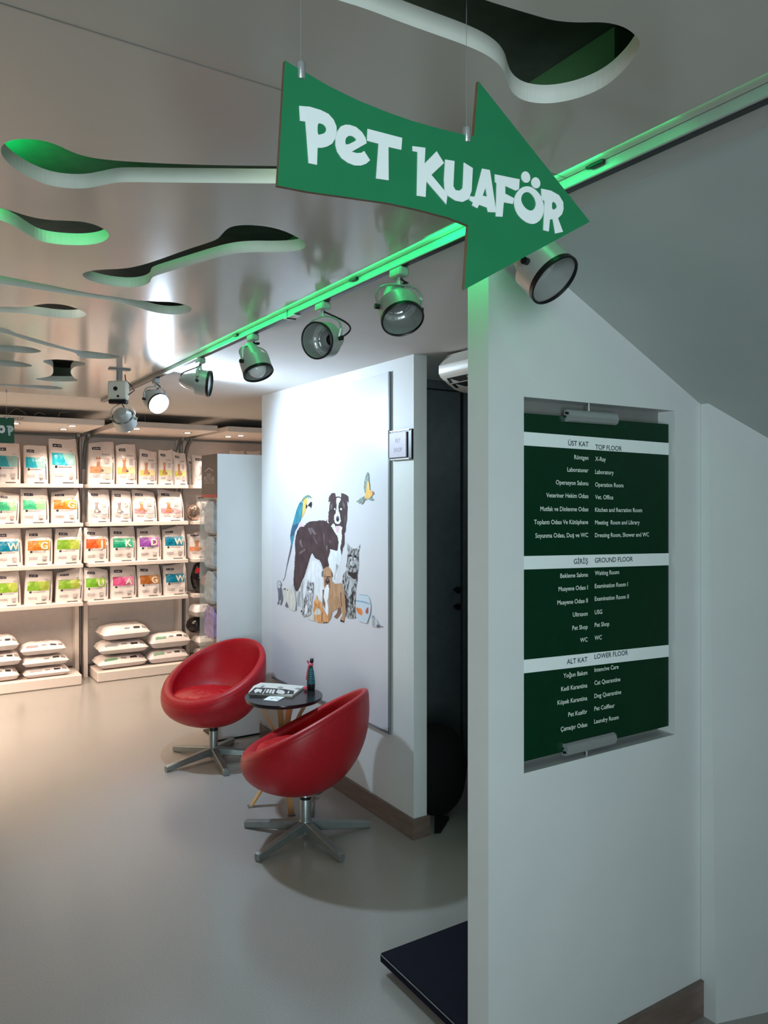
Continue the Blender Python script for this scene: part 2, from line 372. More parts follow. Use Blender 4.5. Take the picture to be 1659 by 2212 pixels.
# ================================================================== LIGHTING RAIL AND SPOTS
XR0, XR1, ZR = 1.2125, 1.240, 2.309
YE = onX(218, 862, XR0).y
root = empty('lighting_rail', (1.226, 2.3, ZR), 'long grey lighting rail along the ceiling edge, glowing green', 'light rail')
mb = MB(); mb.bbox((XR0,-2.6,ZR),(XR1,YE,HC-.0005),.002); mb.build('rail_body', M['rail'], root)
mb = MB(); mb.box((XR0+.006,-2.6,ZR-.0012),(XR1-.004,YE-.02,ZR-.0002)); mb.build('rail_slot', M['black'], root)
mb = MB(); mb.bbox((XR0-.001,YE,ZR-.001),(XR1+.001,YE+.012,HC-.0005),.003); mb.build('end_cap', M['rail'], root)
for u, v in ((1293,338),(768,588),(512,712)):
    p = onX(u, v, XR0)
    mb = MB(); mb.bbox((XR0-.012,p.y-.02,HC-.012),(XR0-.0005,p.y+.016,HC-.001),.002); mb.box((XR0-.01,p.y+.016,HC-.008),(XR0-.002,p.y+.026,HC-.003))
    mb.build('clip', M['black'], root, label='small black clip wedged beside the rail')
p = onX(622, 682, XR0); mb = MB()
mb.bbox((XR0-.004,p.y-.05,ZR-.006),(XR1+.002,p.y+.03,ZR-.0015),.001,0); mb.tube([(XR0-.003,p.y,HC-.004),(XR0-.004,p.y,ZR-.008),(XR1+.003,p.y,ZR-.008),(XR1+.003,p.y,HC-.004)],.0025,6,1)
mb.build('cable_tag', [M['pale'], M['black']], root, label='white tag tied under the rail')

def make_lamp(u_ad, v_ad, hu, hv, axis, label, bulb, lit=False, cable=1, name='track_spotlight', xr=1.227, roll=None, head_x=None):
    ax = Vector(axis).normalized()
    a = onX(u_ad, v_ad, xr); a.z = ZR
    h = onX(hu, hv, head_x or xr)
    rt = empty(name, (a.x, a.y, ZR), label, 'spotlight', 'track spotlights on the rail')
    mb = MB(); mb.bbox((a.x-.016,a.y-.03,ZR-.028),(a.x+.016,a.y+.03,ZR-.0015),.004); mb.build('adapter', M['rail'], rt)
    # pivot axis: horizontal, perpendicular to the beam
    pv = ax.cross(Vector((0,0,1)));  pv = pv.normalized() if pv.length > .05 else Vector((0,1,0))
    piv = h - ax*.012
    top_ = Vector((a.x, a.y, ZR-.028))
    mb = MB(); mb.cyl(top_, top_-Vector((0,0,.022)), .007, .007, 10)
    st = top_-Vector((0,0,.02))
    for sg in (-1, 1):
        e = piv + pv*sg*.0635
        pts = []
        for k in range(13):
            t = k/12; q = st.lerp(e, t); q += pv*sg*.030*math.sin(PI*t)*(1 if True else 0) + Vector((0,0,.018*math.sin(PI*t)))
            pts.append(q)
        mb.tube(pts, .0033, 6, 0, 2.2)
    mb.build('yoke', M['silver'], rt, smooth=True)
    for sg in (-1, 1):
        mb = MB(); e = piv+pv*sg*.058; mb.cyl(e, e+pv*sg*.016, .008, .008, 14); mb.build('pivot_knob', M['black'], rt)
    mb = MB()                                        # drum and tapering rear bell, a thin double wall
    mb.lathe([(.0,-.110),(.010,-.108),(.022,-.098),(.033,-.078),(.041,-.050),(.044,-.028),(.0605,-.026),(.0615,.030),(.0575,.030),(.0575,-.024),(.041,-.027),(.038,-.050),(.030,-.074),(.014,-.088),(.0,-.089)], h, ax, 36, cap0=False, cap1=False)
    hd = mb.build('lamp_head', M['silver'], rt, smooth=38)
    mb = MB(); mb.lathe([(.0575,.028),(.0625,.027),(.063,.038),(.0605,.040),(.0575,.037)], h, ax, 40, cap0=False, cap1=False)
    mb.build('front_ring', M['black'], hd, smooth=30)
    q = ax.to_track_quat('Z','Y').to_matrix()
    mb = MB()
    for k in range(8):                               # vent louvres seen inside the drum
        a0 = 2*PI*k/8+.08; a1 = 2*PI*(k+1)/8-.08
        for rr in (.052, .043):
            vs = []
            for i in range(4):
                t = a0+(a1-a0)*i/3
                vs.append(h + q @ Vector((rr*math.cos(t), rr*math.sin(t), -.022-(.052-rr))))
                vs.append(h + q @ Vector(((rr-.006)*math.cos(t), (rr-.006)*math.sin(t), -.027-(.052-rr))))
            mb.add(vs, [(2*i,2*i+1,2*i+3,2*i+2) for i in range(3)])
    mb.build('vent', M['reflector'], hd)
    mb = MB()
    if bulb == 'round':
        mb.lathe([(.014,-.075),(.020,-.05),(.036,-.02),(.040,.012),(.034,.034),(.020,.047),(.0,.051)], h, ax, 28, cap0=False, cap1=False)
        mb.build('bulb', M['coolbulb'] if lit else M['frost'], hd, smooth=True)
    elif bulb == 'par':
        mb.lathe([(.014,-.07),(.02,-.05),(.050,.012),(.050,.026),(.036,.031),(.0,.034)], h, ax, 32, cap0=False, cap1=False)
        mb.build('bulb', M['coolbulb'] if lit else M['frost'], hd, smooth=30)
    else:
        mb.lathe([(.020,-.083),(.020,-.05),(.015,-.044),(.012,-.05),(.0,-.05)], h, ax, 20, cap0=False, cap1=False)
        mb.build('lamp_socket', M['black'], hd, smooth=30)
    if cable:
        mb = MB(); b0 = top_+Vector((0,-.008,-.004)); b1 = h-ax*.088
        c1 = b0+RGT*.03*cable-UP*.03; c2 = b1+RGT*.05*cable+UP*.045
        pts = [b0*(1-t)**3+c1*3*t*(1-t)**2+c2*3*t*t*(1-t)+b1*t**3 for t in [i/12 for i in range(13)]]
        mb.tube(pts, .0032, 6); mb.build('cable', M['black'], rt, smooth=True)
    return rt, h, ax
make_lamp(1150, 430, 1176, 585, viewdir(.46,.52,.72), 'large track spotlight just below the arrow sign, nearest the viewer', 'none', cable=0)
make_lamp(862, 585, 864, 672, viewdir(.55,.20,.80), 'track spotlight left of the arrow head, open drum aimed down', 'none', cable=1)
make_lamp(697, 655, 697, 735, viewdir(.82,-.50,.20), 'track spotlight whose open drum faces the viewer', 'none', cable=2)
make_lamp(546, 724, 553, 790, viewdir(.30,.32,.86), 'track spotlight aimed down with its unlit round bulb showing', 'round', cable=1)
make_lamp(433, 773, 437, 827, viewdir(-.05,1,.12), 'track spotlight turned sideways to the right, unlit white lens', 'par', cable=-1)
_, h6, a6 = make_lamp(337, 817, 336, 866, viewdir(.55,.66,.52), 'brightly lit track spotlight glaring near the far rail end', 'par', lit=True, cable=1.4)
spot('spotlight_beam', h6+a6*.05, (.62,-.66,-.42), 88, (.63,.82,1.0), 168, .35, .045)
spot('spotlight_spill', h6+a6*.06, (.72,.30,-.62), 13, (.63,.82,1.0), 172, .3, .045)

# single spot with control box hung from the perforated ceiling
base7 = onH(258, 797, HP); rt = empty('ceiling_spotlight', base7, 'grey ceiling spotlight hanging under a control box with two dark dots', 'spotlight')
d7 = (base7-Vector((0,0,EYE))).xy.length
px = lambda n: n*ray(258,800).length*0+ n*base7.xy.length/FOC*1.0
mb = MB(); mb.bbox((base7.x-.055,base7.y-.02,HP-.008),(base7.x+.055,base7.y+.02,HP-.0005),.002); mb.build('mounting_plate', M['rail'], rt)
mb = MB(); mb.cyl((base7.x,base7.y,HP-.008),(base7.x,base7.y,HP-.07),.016,.016,14); mb.build('stem', M['rail'], rt, smooth=True)
Rb = Matrix.Translation((base7.x-.005,base7.y,HP-.12)) @ Matrix.Rotation(math.radians(-34),4,'Z')
mb = MB(); mb.bbox((-.052,-.022,-.045),(.052,.022,.055),.008,0,Rb); bx7 = mb.build('control_box', M['whiteplastic'], rt, smooth=30)
mb = MB(); mb.bbox((-.048,-.023,-.068),(.048,.021,-.044),.006,0,Rb); mb.build('box_base', M['black'], bx7)
mb = MB()
for xx, zz, r_ in ((-.008,.012,.0115),(.006,-.028,.0065)): mb.lathe([(r_,0),(r_,.002)], Rb @ Vector((xx,-.0222,zz)), Rb.to_3x3() @ Vector((0,-1,0)), 16)
mb.build('dial', M['black'], bx7)
h7 = Vector((base7.x,base7.y,HP-.265))+RGT*.022; ax7 = (FWD*.82-UP*.57).normalized(); pv7 = RGT
mb = MB(); st = Vector((base7.x,base7.y,HP-.185))+RGT*.012
for sg in (-1,1):
    e = h7+pv7*sg*.060
    mb.tube([st.lerp(e,t)+pv7*sg*.026*math.sin(PI*t)+UP*.01*math.sin(PI*t) for t in [i/10 for i in range(11)]], .0032, 6, 0, 2)
mb.build('yoke', M['whiteplastic'], rt, smooth=True)
mb = MB(); mb.lathe([(.0,-.06),(.03,-.056),(.044,-.04),(.048,-.02),(.058,-.018),(.060,.045),(.057,.045),(.056,-.01),(.0,-.012)], h7, ax7, 32, cap0=False, cap1=False)
hd = mb.build('lamp_head', M['silver'], rt, smooth=36)
q7 = ax7.to_track_quat('Z','Y').to_matrix(); mb = MB()
for k in range(9):
    t0 = 2*PI*k/9; vs = [h7+q7 @ Vector((r_*math.cos(t0+d), r_*math.sin(t0+d), -.0195)) for r_, d in ((.049,-.2),(.055,-.2),(.055,.2),(.049,.2))]
    mb.add(vs, [(0,1,2,3)])
mb.build('vent', M['black'], hd)
for sg in (-1,1):
    mb = MB(); e = h7+pv7*sg*.058; mb.cyl(e, e+pv7*sg*.014, .007, .007, 12); mb.build('pivot_knob', M['silver'], rt)
mb = MB(); s0 = Vector((base7.x,base7.y,HP-.03))+RGT*.03
mb.tube([s0, s0-UP*.03+RGT*.003, s0-UP*.055+RGT*.03, s0-UP*.085+RGT*.05, s0-UP*.10+RGT*.03, s0-UP*.12], .0028, 6)
mb.tube([st, st-UP*.03+RGT*.02, st-UP*.055+RGT*.035, h7-ax7*.058], .0028, 6); mb.build('cable', M['black'], rt, smooth=True)

# ================================================================== ARROW SIGN
YA = .85
ka = 720/1659
ARW = crop([(82,47),(140,82),(200,116),(300,175),(450,248),(600,308),(720,350),(850,386),(960,413),(1022,428),(1045,150),(1600,850),(975,1188),(995,868),(900,830),(750,790),(600,757),(400,728),(200,700),(45,670)], 580, 110, ka)
def flatY(Y): return lambda p: onY(p[0], p[1], Y)
def back_of(Y, d):                                    # same outline, pushed straight back
    return lambda p: onY(p[0], p[1], Y)+Vector((0,d,0))
c0 = onY(900, 470, YA)
ar = empty('arrow_sign', (c0.x, YA, 1.95), 'hanging green arrow sign with white letters pointing right', 'sign')
mb = MB(); mb.plate(ARW, [], flatY(YA), back_of(YA,.006), 0, 1); mb.build('board', [M['green'], M['woodedge']], ar)
k1, k2 = 260/1659, 360/1659
LET = [
 (1,[(105,118),(250,130),(400,175),(510,230),(580,310),(618,400),(622,480),(600,570),(560,640),(490,680),(420,697),(358,697),(350,932),(235,908),(192,335),(118,325)],[(358,358),(410,362),(455,385),(478,420),(480,455),(455,495),(400,512),(358,518)]),
 (1,[(1035,635),(1020,560),(970,480),(890,410),(800,380),(740,378),(680,400),(635,460),(605,560),(605,660),(630,750),(690,840),(780,905),(870,940),(960,942),(1030,915),(1082,868),(1000,740),(960,765),(900,770),(830,750)],[(750,665),(738,610),(750,560),(790,530),(840,535),(880,565),(900,592)]),
 (1,[(1048,435),(1525,560),(1512,725),(1335,685),(1338,1145),(1165,1120),(1200,640),(1040,600)],None),
 (2,[(52,72),(180,88),(172,245),(292,122),(365,240),(240,358),(400,550),(388,650),(190,420),(182,578),(95,565),(103,130),(55,122)],None),
 (2,[(378,205),(470,220),(458,470),(480,510),(520,515),(550,490),(555,440),(563,235),(652,290),(640,520),(610,600),(550,628),(480,615),(410,570),(372,510),(366,400)],None),
 (2,[(745,295),(822,310),(885,720),(880,732),(805,728),(795,685),(715,655),(697,690),(645,662),(655,632),(620,610),(622,570),(672,575)],[(780,480),(795,575),(750,565)]),
 (2,[(872,352),(1118,402),(1112,500),(1080,515),(975,468),(975,545),(1062,590),(1050,648),(960,632),(948,775),(882,772),(890,440),(875,428)],None),
 (2,[(1060,600),(1090,530),(1140,480),(1200,468),(1260,490),(1320,550),(1355,630),(1362,710),(1340,790),(1290,838),(1240,850),(1180,830),(1110,770),(1070,690)],[(1130,600),(1145,550),(1185,525),(1230,540),(1270,590),(1285,650),(1265,700),(1225,718),(1180,695),(1145,650)]),
 (2,[(1335,495),(1430,515),(1510,560),(1552,630),(1555,700),(1540,750),(1500,790),(1550,925),(1475,942),(1450,800),(1420,800),(1408,922),(1355,908),(1368,620),(1338,600)],[(1440,622),(1475,635),(1492,665),(1480,695),(1440,708)]),
]
def ell(cx, cy, rx, ry, n=18, rot=0): return [(cx+rx*math.cos(2*PI*i/n)*math.cos(rot)-ry*math.sin(2*PI*i/n)*math.sin(rot), cy+rx*math.cos(2*PI*i/n)*math.sin(rot)+ry*math.sin(2*PI*i/n)*math.cos(rot)) for i in range(n)]
for i, (ck, o_, h_) in enumerate(LET):
    cv = (lambda q: crop(q, 630, 210, k1)) if ck == 1 else (lambda q: crop(q, 880, 300, k2))
    o2 = cv(smooth_loop(o_,2) if i == 7 else o_); h2 = [cv(smooth_loop(h_,1) if i != 5 else h_)] if h_ else []
    mb = MB(); mb.plate(o2, h2, flatY(YA-.0016), back_of(YA-.0016,.0013))
    if i == 7:
        for e in (ell(1180,380,43,58,20,-.25), ell(1280,437,43,56,20,-.25)): mb.plate(cv(e), [], flatY(YA-.0016), back_of(YA-.0016,.0013))
    mb.build('letter', M['white'], ar)
for u, v, dv in ((652,150,0),(1010.5,289,0)):
    p = onY(u, v, YA)
    mb = MB(); s_ = .0105
    mb.lathe([(.0,.0105),(.005,.0095),(.0058,.007),(.0058,-.0105),(.0052,-.0115),(.0,-.0115)], (p.x,YA+.003,p.z), (0,0,1), 18, cap0=False, cap1=False)
    cl = mb.build('wire_clip', M['alu'], ar, smooth=35)
    mb = MB(); mb.cyl((p.x,YA+.003,p.z+.01),(p.x,YA+.003,HP+ (.2 if u > 900 else 0)),.0004,.0004,6); mb.build('hanging_wire', M['alu'], cl)

# green sign of the shop, only its right end in the picture
pr = onY(31, 903, 5.43); pl_ = onY(31, 958, 5.43)
XS = pr.x; ZS1, ZS0 = pr.z, pl_.z
sg = empty('shop_sign', (XS-.3, 5.43, ZS0), 'hanging dark green shop sign cut by the left edge of the picture', 'sign')
mb = MB(); mb.bbox((XS-.62,5.43,ZS0),(XS,5.437,ZS1),.001); mb.build('board', mat('shop sign green',(28,92,66),.45,var=.04), sg)
def put_poly(mbx, poly, holes, x0, z0, k, Y):
    f = lambda p: (x0+p[0]*k, Y, z0-p[1]*k); g = lambda p: (x0+p[0]*k, Y+.0012, z0-p[1]*k)
    mbx.plate(poly, holes, f, g)
hs = ZS1-ZS0
SP = [('P',[(10,5),(60,0),(95,18),(110,50),(98,85),(70,105),(58,112),(60,160),(35,162),(22,60),(25,30),(8,28)],[(55,38),(72,50),(58,66)]),
      ('O',[(55,0),(90,12),(110,60),(100,110),(60,130),(20,112),(2,62),(18,14)],[(52,38),(30,65),(52,92),(78,65)]),
      ('H',[(5,0),(35,0),(36,45),(66,45),(66,2),(98,4),(94,130),(64,128),(66,78),(38,76),(36,130),(6,126)],[]),
      ('S',[(90,8),(80,40),(50,34),(40,44),(62,58),(95,80),(90,118),(50,132),(8,118),(16,88),(46,100),(56,92),(20,70),(6,36),(34,4),(64,0)],[])]
SP = {a: (b, [c] if c else []) for a, b, c in SP}
ET = {'E': ([(6,0),(84,0),(82,30),(40,30),(40,48),(74,50),(72,78),(40,76),(40,98),(88,100),(86,130),(4,130)],[]), 'T': ([(0,0),(100,6),(98,38),(66,36),(64,140),(32,138),(36,34),(0,32)],[])}
SP.update(ET)
kk = hs*.40/160
for ch, xx in (('P',-.036),('O',-.085),('H',-.136),('S',-.186),('T',-.27),('E',-.318),('P',-.37)):
    mb = MB(); put_poly(mb, SP[ch][0], SP[ch][1], XS+xx-.012, ZS1-hs*.30, kk*1.0, 5.4285); mb.build('letter', mat('sign letter '+ch,(190,214,208),.5) if 'letter_m' not in M else M['letter_m'], sg)
    M.setdefault('letter_m', bpy.data.objects[-1].data.materials[0] if False else M['white'])
for xx in (-.045,-.55):
    mb = MB(); mb.cyl((XS+xx,5.433,ZS1-.006),(XS+xx,5.433,ZS1+.014),.006,.006,12); cl = mb.build('wire_clip', M['alu'], sg)
    mb = MB(); mb.cyl((XS+xx,5.433,ZS1+.01),(XS+xx,5.433,HP),.0007,.0007,6); mb.lathe([(.004,0),(.004,.02)],(XS+xx,5.433,HP-.02),(0,0,1),8); mb.build('hanging_wire', M['alu'], cl)

# ================================================================== DIRECTORY BOARD
YB = YD+.013
bd = empty('directory_board', (1.72, YB, .93), 'dark green floor directory board with white text in wall recess', 'sign')
BX0, BX1, BZ0, BZ1 = 1.4135, 2.026, .937, 1.8735
mb = MB(); mb.bbox((BX0,YB,BZ0),(BX1,YB+.004,BZ1),.0006); mb.build('board', M['dkgreen'], bd)
def bz(v_left, v_right, x):                             # height of a printed line that runs from the left to the right edge
    a = onY(1132, v_left, YB).z; b = onY(1444, v_right, YB).z
    return a+(b-a)*(x-BX0)/(BX1-BX0)
BANDS = [((932.6,957),(962,982.8)),((1201,1195),(1230,1221)),((1425,1393),(1454,1418.5))]
for (ta, tb_), (ba, bb) in BANDS:
    z = [bz(ta,tb_,BX0), bz(ta,tb_,BX1), bz(ba,bb,BX1), bz(ba,bb,BX0)]
    mb = MB(); mb.plate([(BX0+.0005,z[3]),(BX1-.0005,z[2]),(BX1-.0005,z[1]),(BX0+.0005,z[0])], [], lambda p:(p[0],YB-.0006,p[1]), lambda p:(p[0],YB-.0001,p[1]))
    mb.build('header_band', M['white'], bd, label='white header band across the board')
ROWS = [('ÜST KAT','TOP FLOOR',965,970.5,1),('Röntgen','X-Ray',993.5,995.5,0),('Laboratuvar','Laboratory',1020.5,1023.5,0),('Operasyon Salonu','Operation Room',1048.5,1051,0),
 ('Veteriner Hekim Odası','Vet. Office',1076,1078,0),('Mutfak ve Dinlenme Odası','Kitchen and Recration Room',1104.5,1105.5,0),('Toplantı Odası Ve Kütüphane','Meeting  Room and Library',1132,1133,0),('Soyunma Odası, Duş ve WC','Dressing Room, Shower and WC',1160,1160.5,0),
 ('GİRİŞ','GROUND FLOOR',1217,1215.5,1),('Bekleme Salonu','Waiting Room',1245.5,1242.5,0),('Muayene Odası I','Examination Room I',1273,1270.5,0),('Muayene Odası II','Examination Room II',1301.5,1298,0),('Ultrason','USG',1329.5,1327,0),('Pet Shop','Pet Shop',1358,1354.5,0),('WC','WC',1385.5,1382.5,0),
 ('ALT KAT','LOWER FLOOR',1429,1423.5,1),('Yoğun Bakım','Intencive Care',1457,1451.5,0),('Kedi Karantina','Cat Quarantine',1484.5,1479.5,0),('Köpek Karantina','Dog Quarantine',1512,1508,0),('Pet Kuaför','Pet Coiffeur',1541,1535.5,0),('Çamaşır Odası','Laundry Room',1569,1563,0)]
TA = mat('board lettering', (226,234,224), .5); TK = mat('board header lettering', (28,44,58), .5)
for a, b, va, vb, hd_ in ROWS:
    f0 = (va-930)/(1640-930); sl = -.012-.018*f0         # the print tilts slightly towards the lower rows
    xl = onY(1271-3.5*f0, va, YB); xr = onY(1285.5-2.5*f0, vb, YB)
    for s_, o_, al in ((a,xl,'R'),(b,xr,'L')):
        mb = MB(); put_text(mb, s_, (lambda p, o_=o_: (o_.x+p[0], YB-.0009, o_.z+p[1]+sl*p[0])), .0145 if hd_ else .0128, 1.04 if hd_ else .99, al, 0, .012)
        mb.build('lettering', TK if hd_ else TA, bd)
# aluminium spring clips above and below the board
def clip_bar(u0, v0, u1, v1, up, name_label):
    p0 = onY(u0, v0, YD-.014); p1 = onY(u1, v1, YD-.014); z = (p0.z+p1.z)/2
    r = empty('board_clip', (p0.x, YD-.014, z), name_label, 'clip')
    prof = [(-.004,-.014),(.008,-.016),(.016,-.012),(.020,0),(.016,.012),(.010,.018),(-.004,.018),(-.006,.004),(.004,.002),(.004,-.004),(-.006,-.004)]
    sg_ = 1 if up else -1
    mb = MB(); mb.plate([(y,zz*sg_) for y,zz in prof], [], lambda p:(p0.x,YD+.012-p[0]*1.0,z+p[1]), lambda p:(p1.x,YD+.012-p[0]*1.0,z+p[1]))
    mb.build('clip_bar', M['alu'], r)
    mb = MB(); mb.plate([(.0,.006),(.012,.004),(.014,.010),(.0,.013)],[],lambda p:(p0.x-.001,YD+.012-p[0],z+p[1]*sg_),lambda p:(p0.x,YD+.012-p[0],z+p[1]*sg_)); mb.build('clip_end', M['black'], r)
    mb = MB(); zc = (NZ1 if up else NZ0); mb.cyl(((p0.x+p1.x)/2-.01,YD+.008,z+.016*sg_),((p0.x+p1.x)/2-.01,YD+.008,zc),.003,.003,10); mb.build('clip_screw', M['alu'], r)
clip_bar(1236,897,1341,906,True,'aluminium clip holding the top edge of the directory board')
clip_bar(1231,1618,1337,1602,False,'aluminium clip holding the bottom edge of the directory board')

# ================================================================== MURAL
XP = XM-.011
mu = empty('animal_mural', (XP, 3.95, .46), 'large white wall panel printed with dog, cats, parrots and fish bowl', 'mural')
MY0, MY1, MZ0, MZ1 = 3.262, 4.68, .464, 2.273
mb = MB(); mb.bbox((XP,MY0,MZ0),(XM-.0005,MY1,MZ1),.001); mb.build('panel', M['wall_print'], mu)
trimm = mat('grey trim strip', (112,118,122), .45, var=.04)
pp = onX(845, 988, XM).z; pq = onX(845, 932, XM).z
for z0, z1 in ((MZ0-.012,pp-.004),(pq+.004,MZ1+.004)):
    mb = MB(); mb.bbox((XM-.013,MY0-.016,z0),(XM-.0005,MY0-.002,z1),.001); mb.build('trim_strip', trimm, mu)
mb = MB(); mb.bbox((XM-.013,MY0-.001,MZ0-.012),(XM-.0005,MY1,MZ0-.001),.001); mb.build('trim_strip', trimm, mu)
def fm(name, c1, c2, sc=60, st=(1,1,.35), rp=(.4,.6)): return mat(name, c1, .55, rgb2=c2, scale=sc, stretch=st, ramp=rp)
PM = {'streak': fm('print fur highlight',(92,80,86),(120,108,112),40), 'brown': fm('print brown fur',(46,34,40),(72,56,62),22,(1,1,.75),(.3,.7)), 'dwhite': fm('print white fur',(212,220,222),(232,236,240),26), 'shade': fm('print grey fur',(150,156,160),(204,208,212),26),
 'tabby': fm('print tabby fur',(52,56,60),(176,180,180),75,(1,1,.55),(.42,.58)), 'ltabby': fm('print kitten fur',(110,114,120),(214,218,222),85,(1,1,.5),(.4,.62)),
 'tan': fm('print tan coat',(172,132,98),(190,150,116),30), 'dtan': fm('print dark tan',(110,82,70),(140,104,86),40), 'orange': fm('print ginger fur',(206,134,72),(232,178,124),40),
 'blk': mat('print black',(30,28,34),.55), 'wht': mat('print white',(238,240,242),.55), 'pinkp': mat('print pink',(214,188,196),.55), 'tealp': fm('print teal feathers',(34,116,138),(58,148,164),24),
 'olive': mat('print olive',(104,136,122),.55,var=.1), 'yel': fm('print yellow',(226,178,84),(236,190,104),20), 'face': mat('print pale face',(222,228,226),.55,var=.04),
 'grey': fm('print dark grey',(84,90,104),(112,118,130),40), 'cream': fm('print cream fur',(196,196,186),(216,216,208),30), 'water': mat('print pale water',(198,212,222),.55,var=.02), 'wline': mat('print water line',(130,166,186),.55),
 'fish': mat('print goldfish',(226,128,62),.55,var=.1), 'wing': fm('print wing feathers',(96,120,118),(150,166,150),60,(1,2,1)), 'redp': mat('print red',(176,92,84),.55), 'dteal': mat('print dark teal',(40,88,120),.55,var=.1)}
def R3(p): return (600+p[0]*180/1659, 1055+p[1]*180/1659)
def R4(p): return (590+p[0]*200/1659, 1210+p[1]*200/1659)
def R5(p): return (690+p[0]*160/1659, 1010+p[1]*160/1659)
def R6(p): return (690+p[0]*160/1659, 1160+p[1]*160/1659)
LAYER = [0]
FUR = {'brown':.95,'dwhite':.95,'shade':.7,'tabby':.6,'ltabby':.6,'orange':.5,'cream':.5,'wing':.6,'grey':.3,'streak':.7}
def furry(pts, amp, seed):                         # ragged fur outline
    if not amp: return pts
    rn = random.Random(seed); out = []
    for i, (x, y) in enumerate(pts):
        x1, y1 = pts[(i+1) % len(pts)]; L = math.hypot(x1-x, y1-y); n = max(1, int(L/1.7))
        for k in range(n):
            t = k/n; a_ = 0 if k == 0 else amp*(rn.uniform(.15,1) if k % 2 else -rn.uniform(.1,.6))
            out.append((x+(x1-x)*t-(y1-y)/max(L,.01)*a_, y+(y1-y)*t+(x1-x)/max(L,.01)*a_))
    return out
def animal(label, polys):
    mb = MB(); keys = []
    for key, cv, pts in polys:
        if key not in keys: keys.append(key)
        LAYER[0] += 1; d = .0004+.00003*LAYER[0]
        w3 = []
        for u, v in furry([cv(p) for p in pts], FUR.get(key,0), LAYER[0]):
            q = onX(u, v, XP); w3.append(Vector((XP-d, q.y, q.z)))
        tr = tessellate_polygon([[Vector((q.y,q.z,0)) for q in w3]]); mb.add(w3, [tuple(t) for t in tr], keys.index(key))
    o = mb.build('printed_animal', [PM[k] for k in keys], mu, label=label)
E = ell
def mx(fn, pts): return [fn(p) for p in pts]
ident = lambda p: p
dogsil = mx(R3,[(1010,280),(1015,180),(1035,140),(1085,90),(1150,95),(1160,165),(1200,155),(1260,175),(1265,90),(1310,100),(1380,135),(1412,170),(1415,295),(1385,260),(1395,380),(1390,520),(1385,640),(1365,720),(1358,860),(1335,900),(1335,1130),(1305,1180),(1275,1340),(1250,1200),(1200,1235),(1150,1250),(1070,1210),(1030,1300),(1000,1400),(1030,1500),(1010,1570),(905,1620),(870,1500),(830,1430),(740,1390),(690,1290),(670,1320),(635,1420)])+mx(R4,[(600,170),(560,300),(510,400),(490,470),(440,560),(425,640),(400,560),(365,440),(365,330),(372,230)])+mx(R3,[(335,1560),(335,1450),(350,1280),(340,1100),(355,960),(390,840),(440,770),(540,730),(580,690),(650,655),(760,650),(850,635),(930,640),(960,650),(985,600),(1010,540),(1010,480),(1025,430),(1030,330),(1045,260)])
animal('printed black and white dog standing with tongue out', [
 ('brown',ident,dogsil),
 ('shade',R4,[(400,560),(365,440),(345,430),(340,480),(380,560),(410,660),(430,760),(440,820),(500,860),(520,830),(500,760),(490,680),(495,560),(440,560)]),
 ('dwhite',R4,[(660,60),(700,0),(800,20),(870,120),(890,300),(905,480),(890,640),(885,760),(830,700),(790,620),(750,700),(740,560),(735,400),(640,360),(620,420),(600,600),(560,700),(530,900),(510,700),(500,500),(520,400),(580,280),(640,180)]),
 ('shade',R4,[(500,500),(520,400),(560,310),(570,420),(540,560),(550,700),(530,900),(510,700)]),
 ('dwhite',R3,[(1060,750),(1110,690),(1140,720),(1150,760),(1170,870),(1220,740),(1290,770),(1270,850),(1285,950),(1270,1050),(1265,1110),(1240,1200),(1255,1260),(1280,1370),(1250,1500),(1210,1659),(1060,1659),(1050,1560),(1010,1480),(1005,1420),(1050,1300),(1040,1210),(1150,1240),(1190,1240),(1215,1080),(1190,960),(1130,870),(1090,790)]),
 ('dwhite',R4,[(1040,0),(1210,-20),(1200,100),(1170,200),(1135,300),(1130,380),(1085,400),(1050,300),(1010,120)]),('shade',R4,[(1130,60),(1175,100),(1120,300),(1110,380),(1090,350),(1110,200)]),
 ('dwhite',R3,[(1175,190),(1215,180),(1255,195),(1260,230),(1225,290),(1210,360),(1215,440),(1240,520),(1250,600),(1260,660),(1225,710),(1180,715),(1140,680),(1120,600),(1125,540),(1150,500),(1165,420),(1175,330),(1165,250)]),
 ('dwhite',R3,[(985,600),(1010,560),(1005,640),(1020,700),(985,680)]),
 ('grey',R3,E(1195,605,34,58)), ('blk',R3,E(1195,622,26,36)),
 ('blk',R3,[(1140,700),(1180,715),(1225,705),(1220,745),(1185,752),(1150,745)]),
 ('pinkp',R3,[(1150,750),(1220,745),(1240,790),(1220,860),(1190,900),(1160,850)]),
 ('blk',R3,E(1140,400,30,48)),('blk',R3,E(1255,400,34,52)),('wht',R3,E(1138,412,15,22)),('wht',R3,E(1262,412,20,24)),('blk',R3,E(1142,410,6,10)),('blk',R3,E(1262,410,7,10)),
 ('streak',R3,[(905,860),(930,920),(945,1120),(928,1140),(915,1000)]),('streak',R3,[(600,790),(690,780),(730,850),(780,900),(740,930),(690,870),(680,940),(640,900)]),('streak',R3,[(700,930),(780,1060),(800,1150),(760,1080)]),('streak',R3,[(430,1050),(470,1000),(500,1180),(460,1160)]),('streak',R3,[(420,1280),(540,1200),(560,1230),(430,1320)]),('streak',R3,[(960,1150),(990,1120),(1000,1260),(970,1230)]),('streak',R3,[(1030,1010),(1060,1040),(1055,1120),(1035,1080)]),('streak',R3,[(1055,330),(1100,290),(1090,420),(1050,420)]),('streak',R3,[(1300,250),(1340,340),(1330,430),(1290,300)]),('streak',R3,[(1330,600),(1350,500),(1360,640),(1330,760)])])
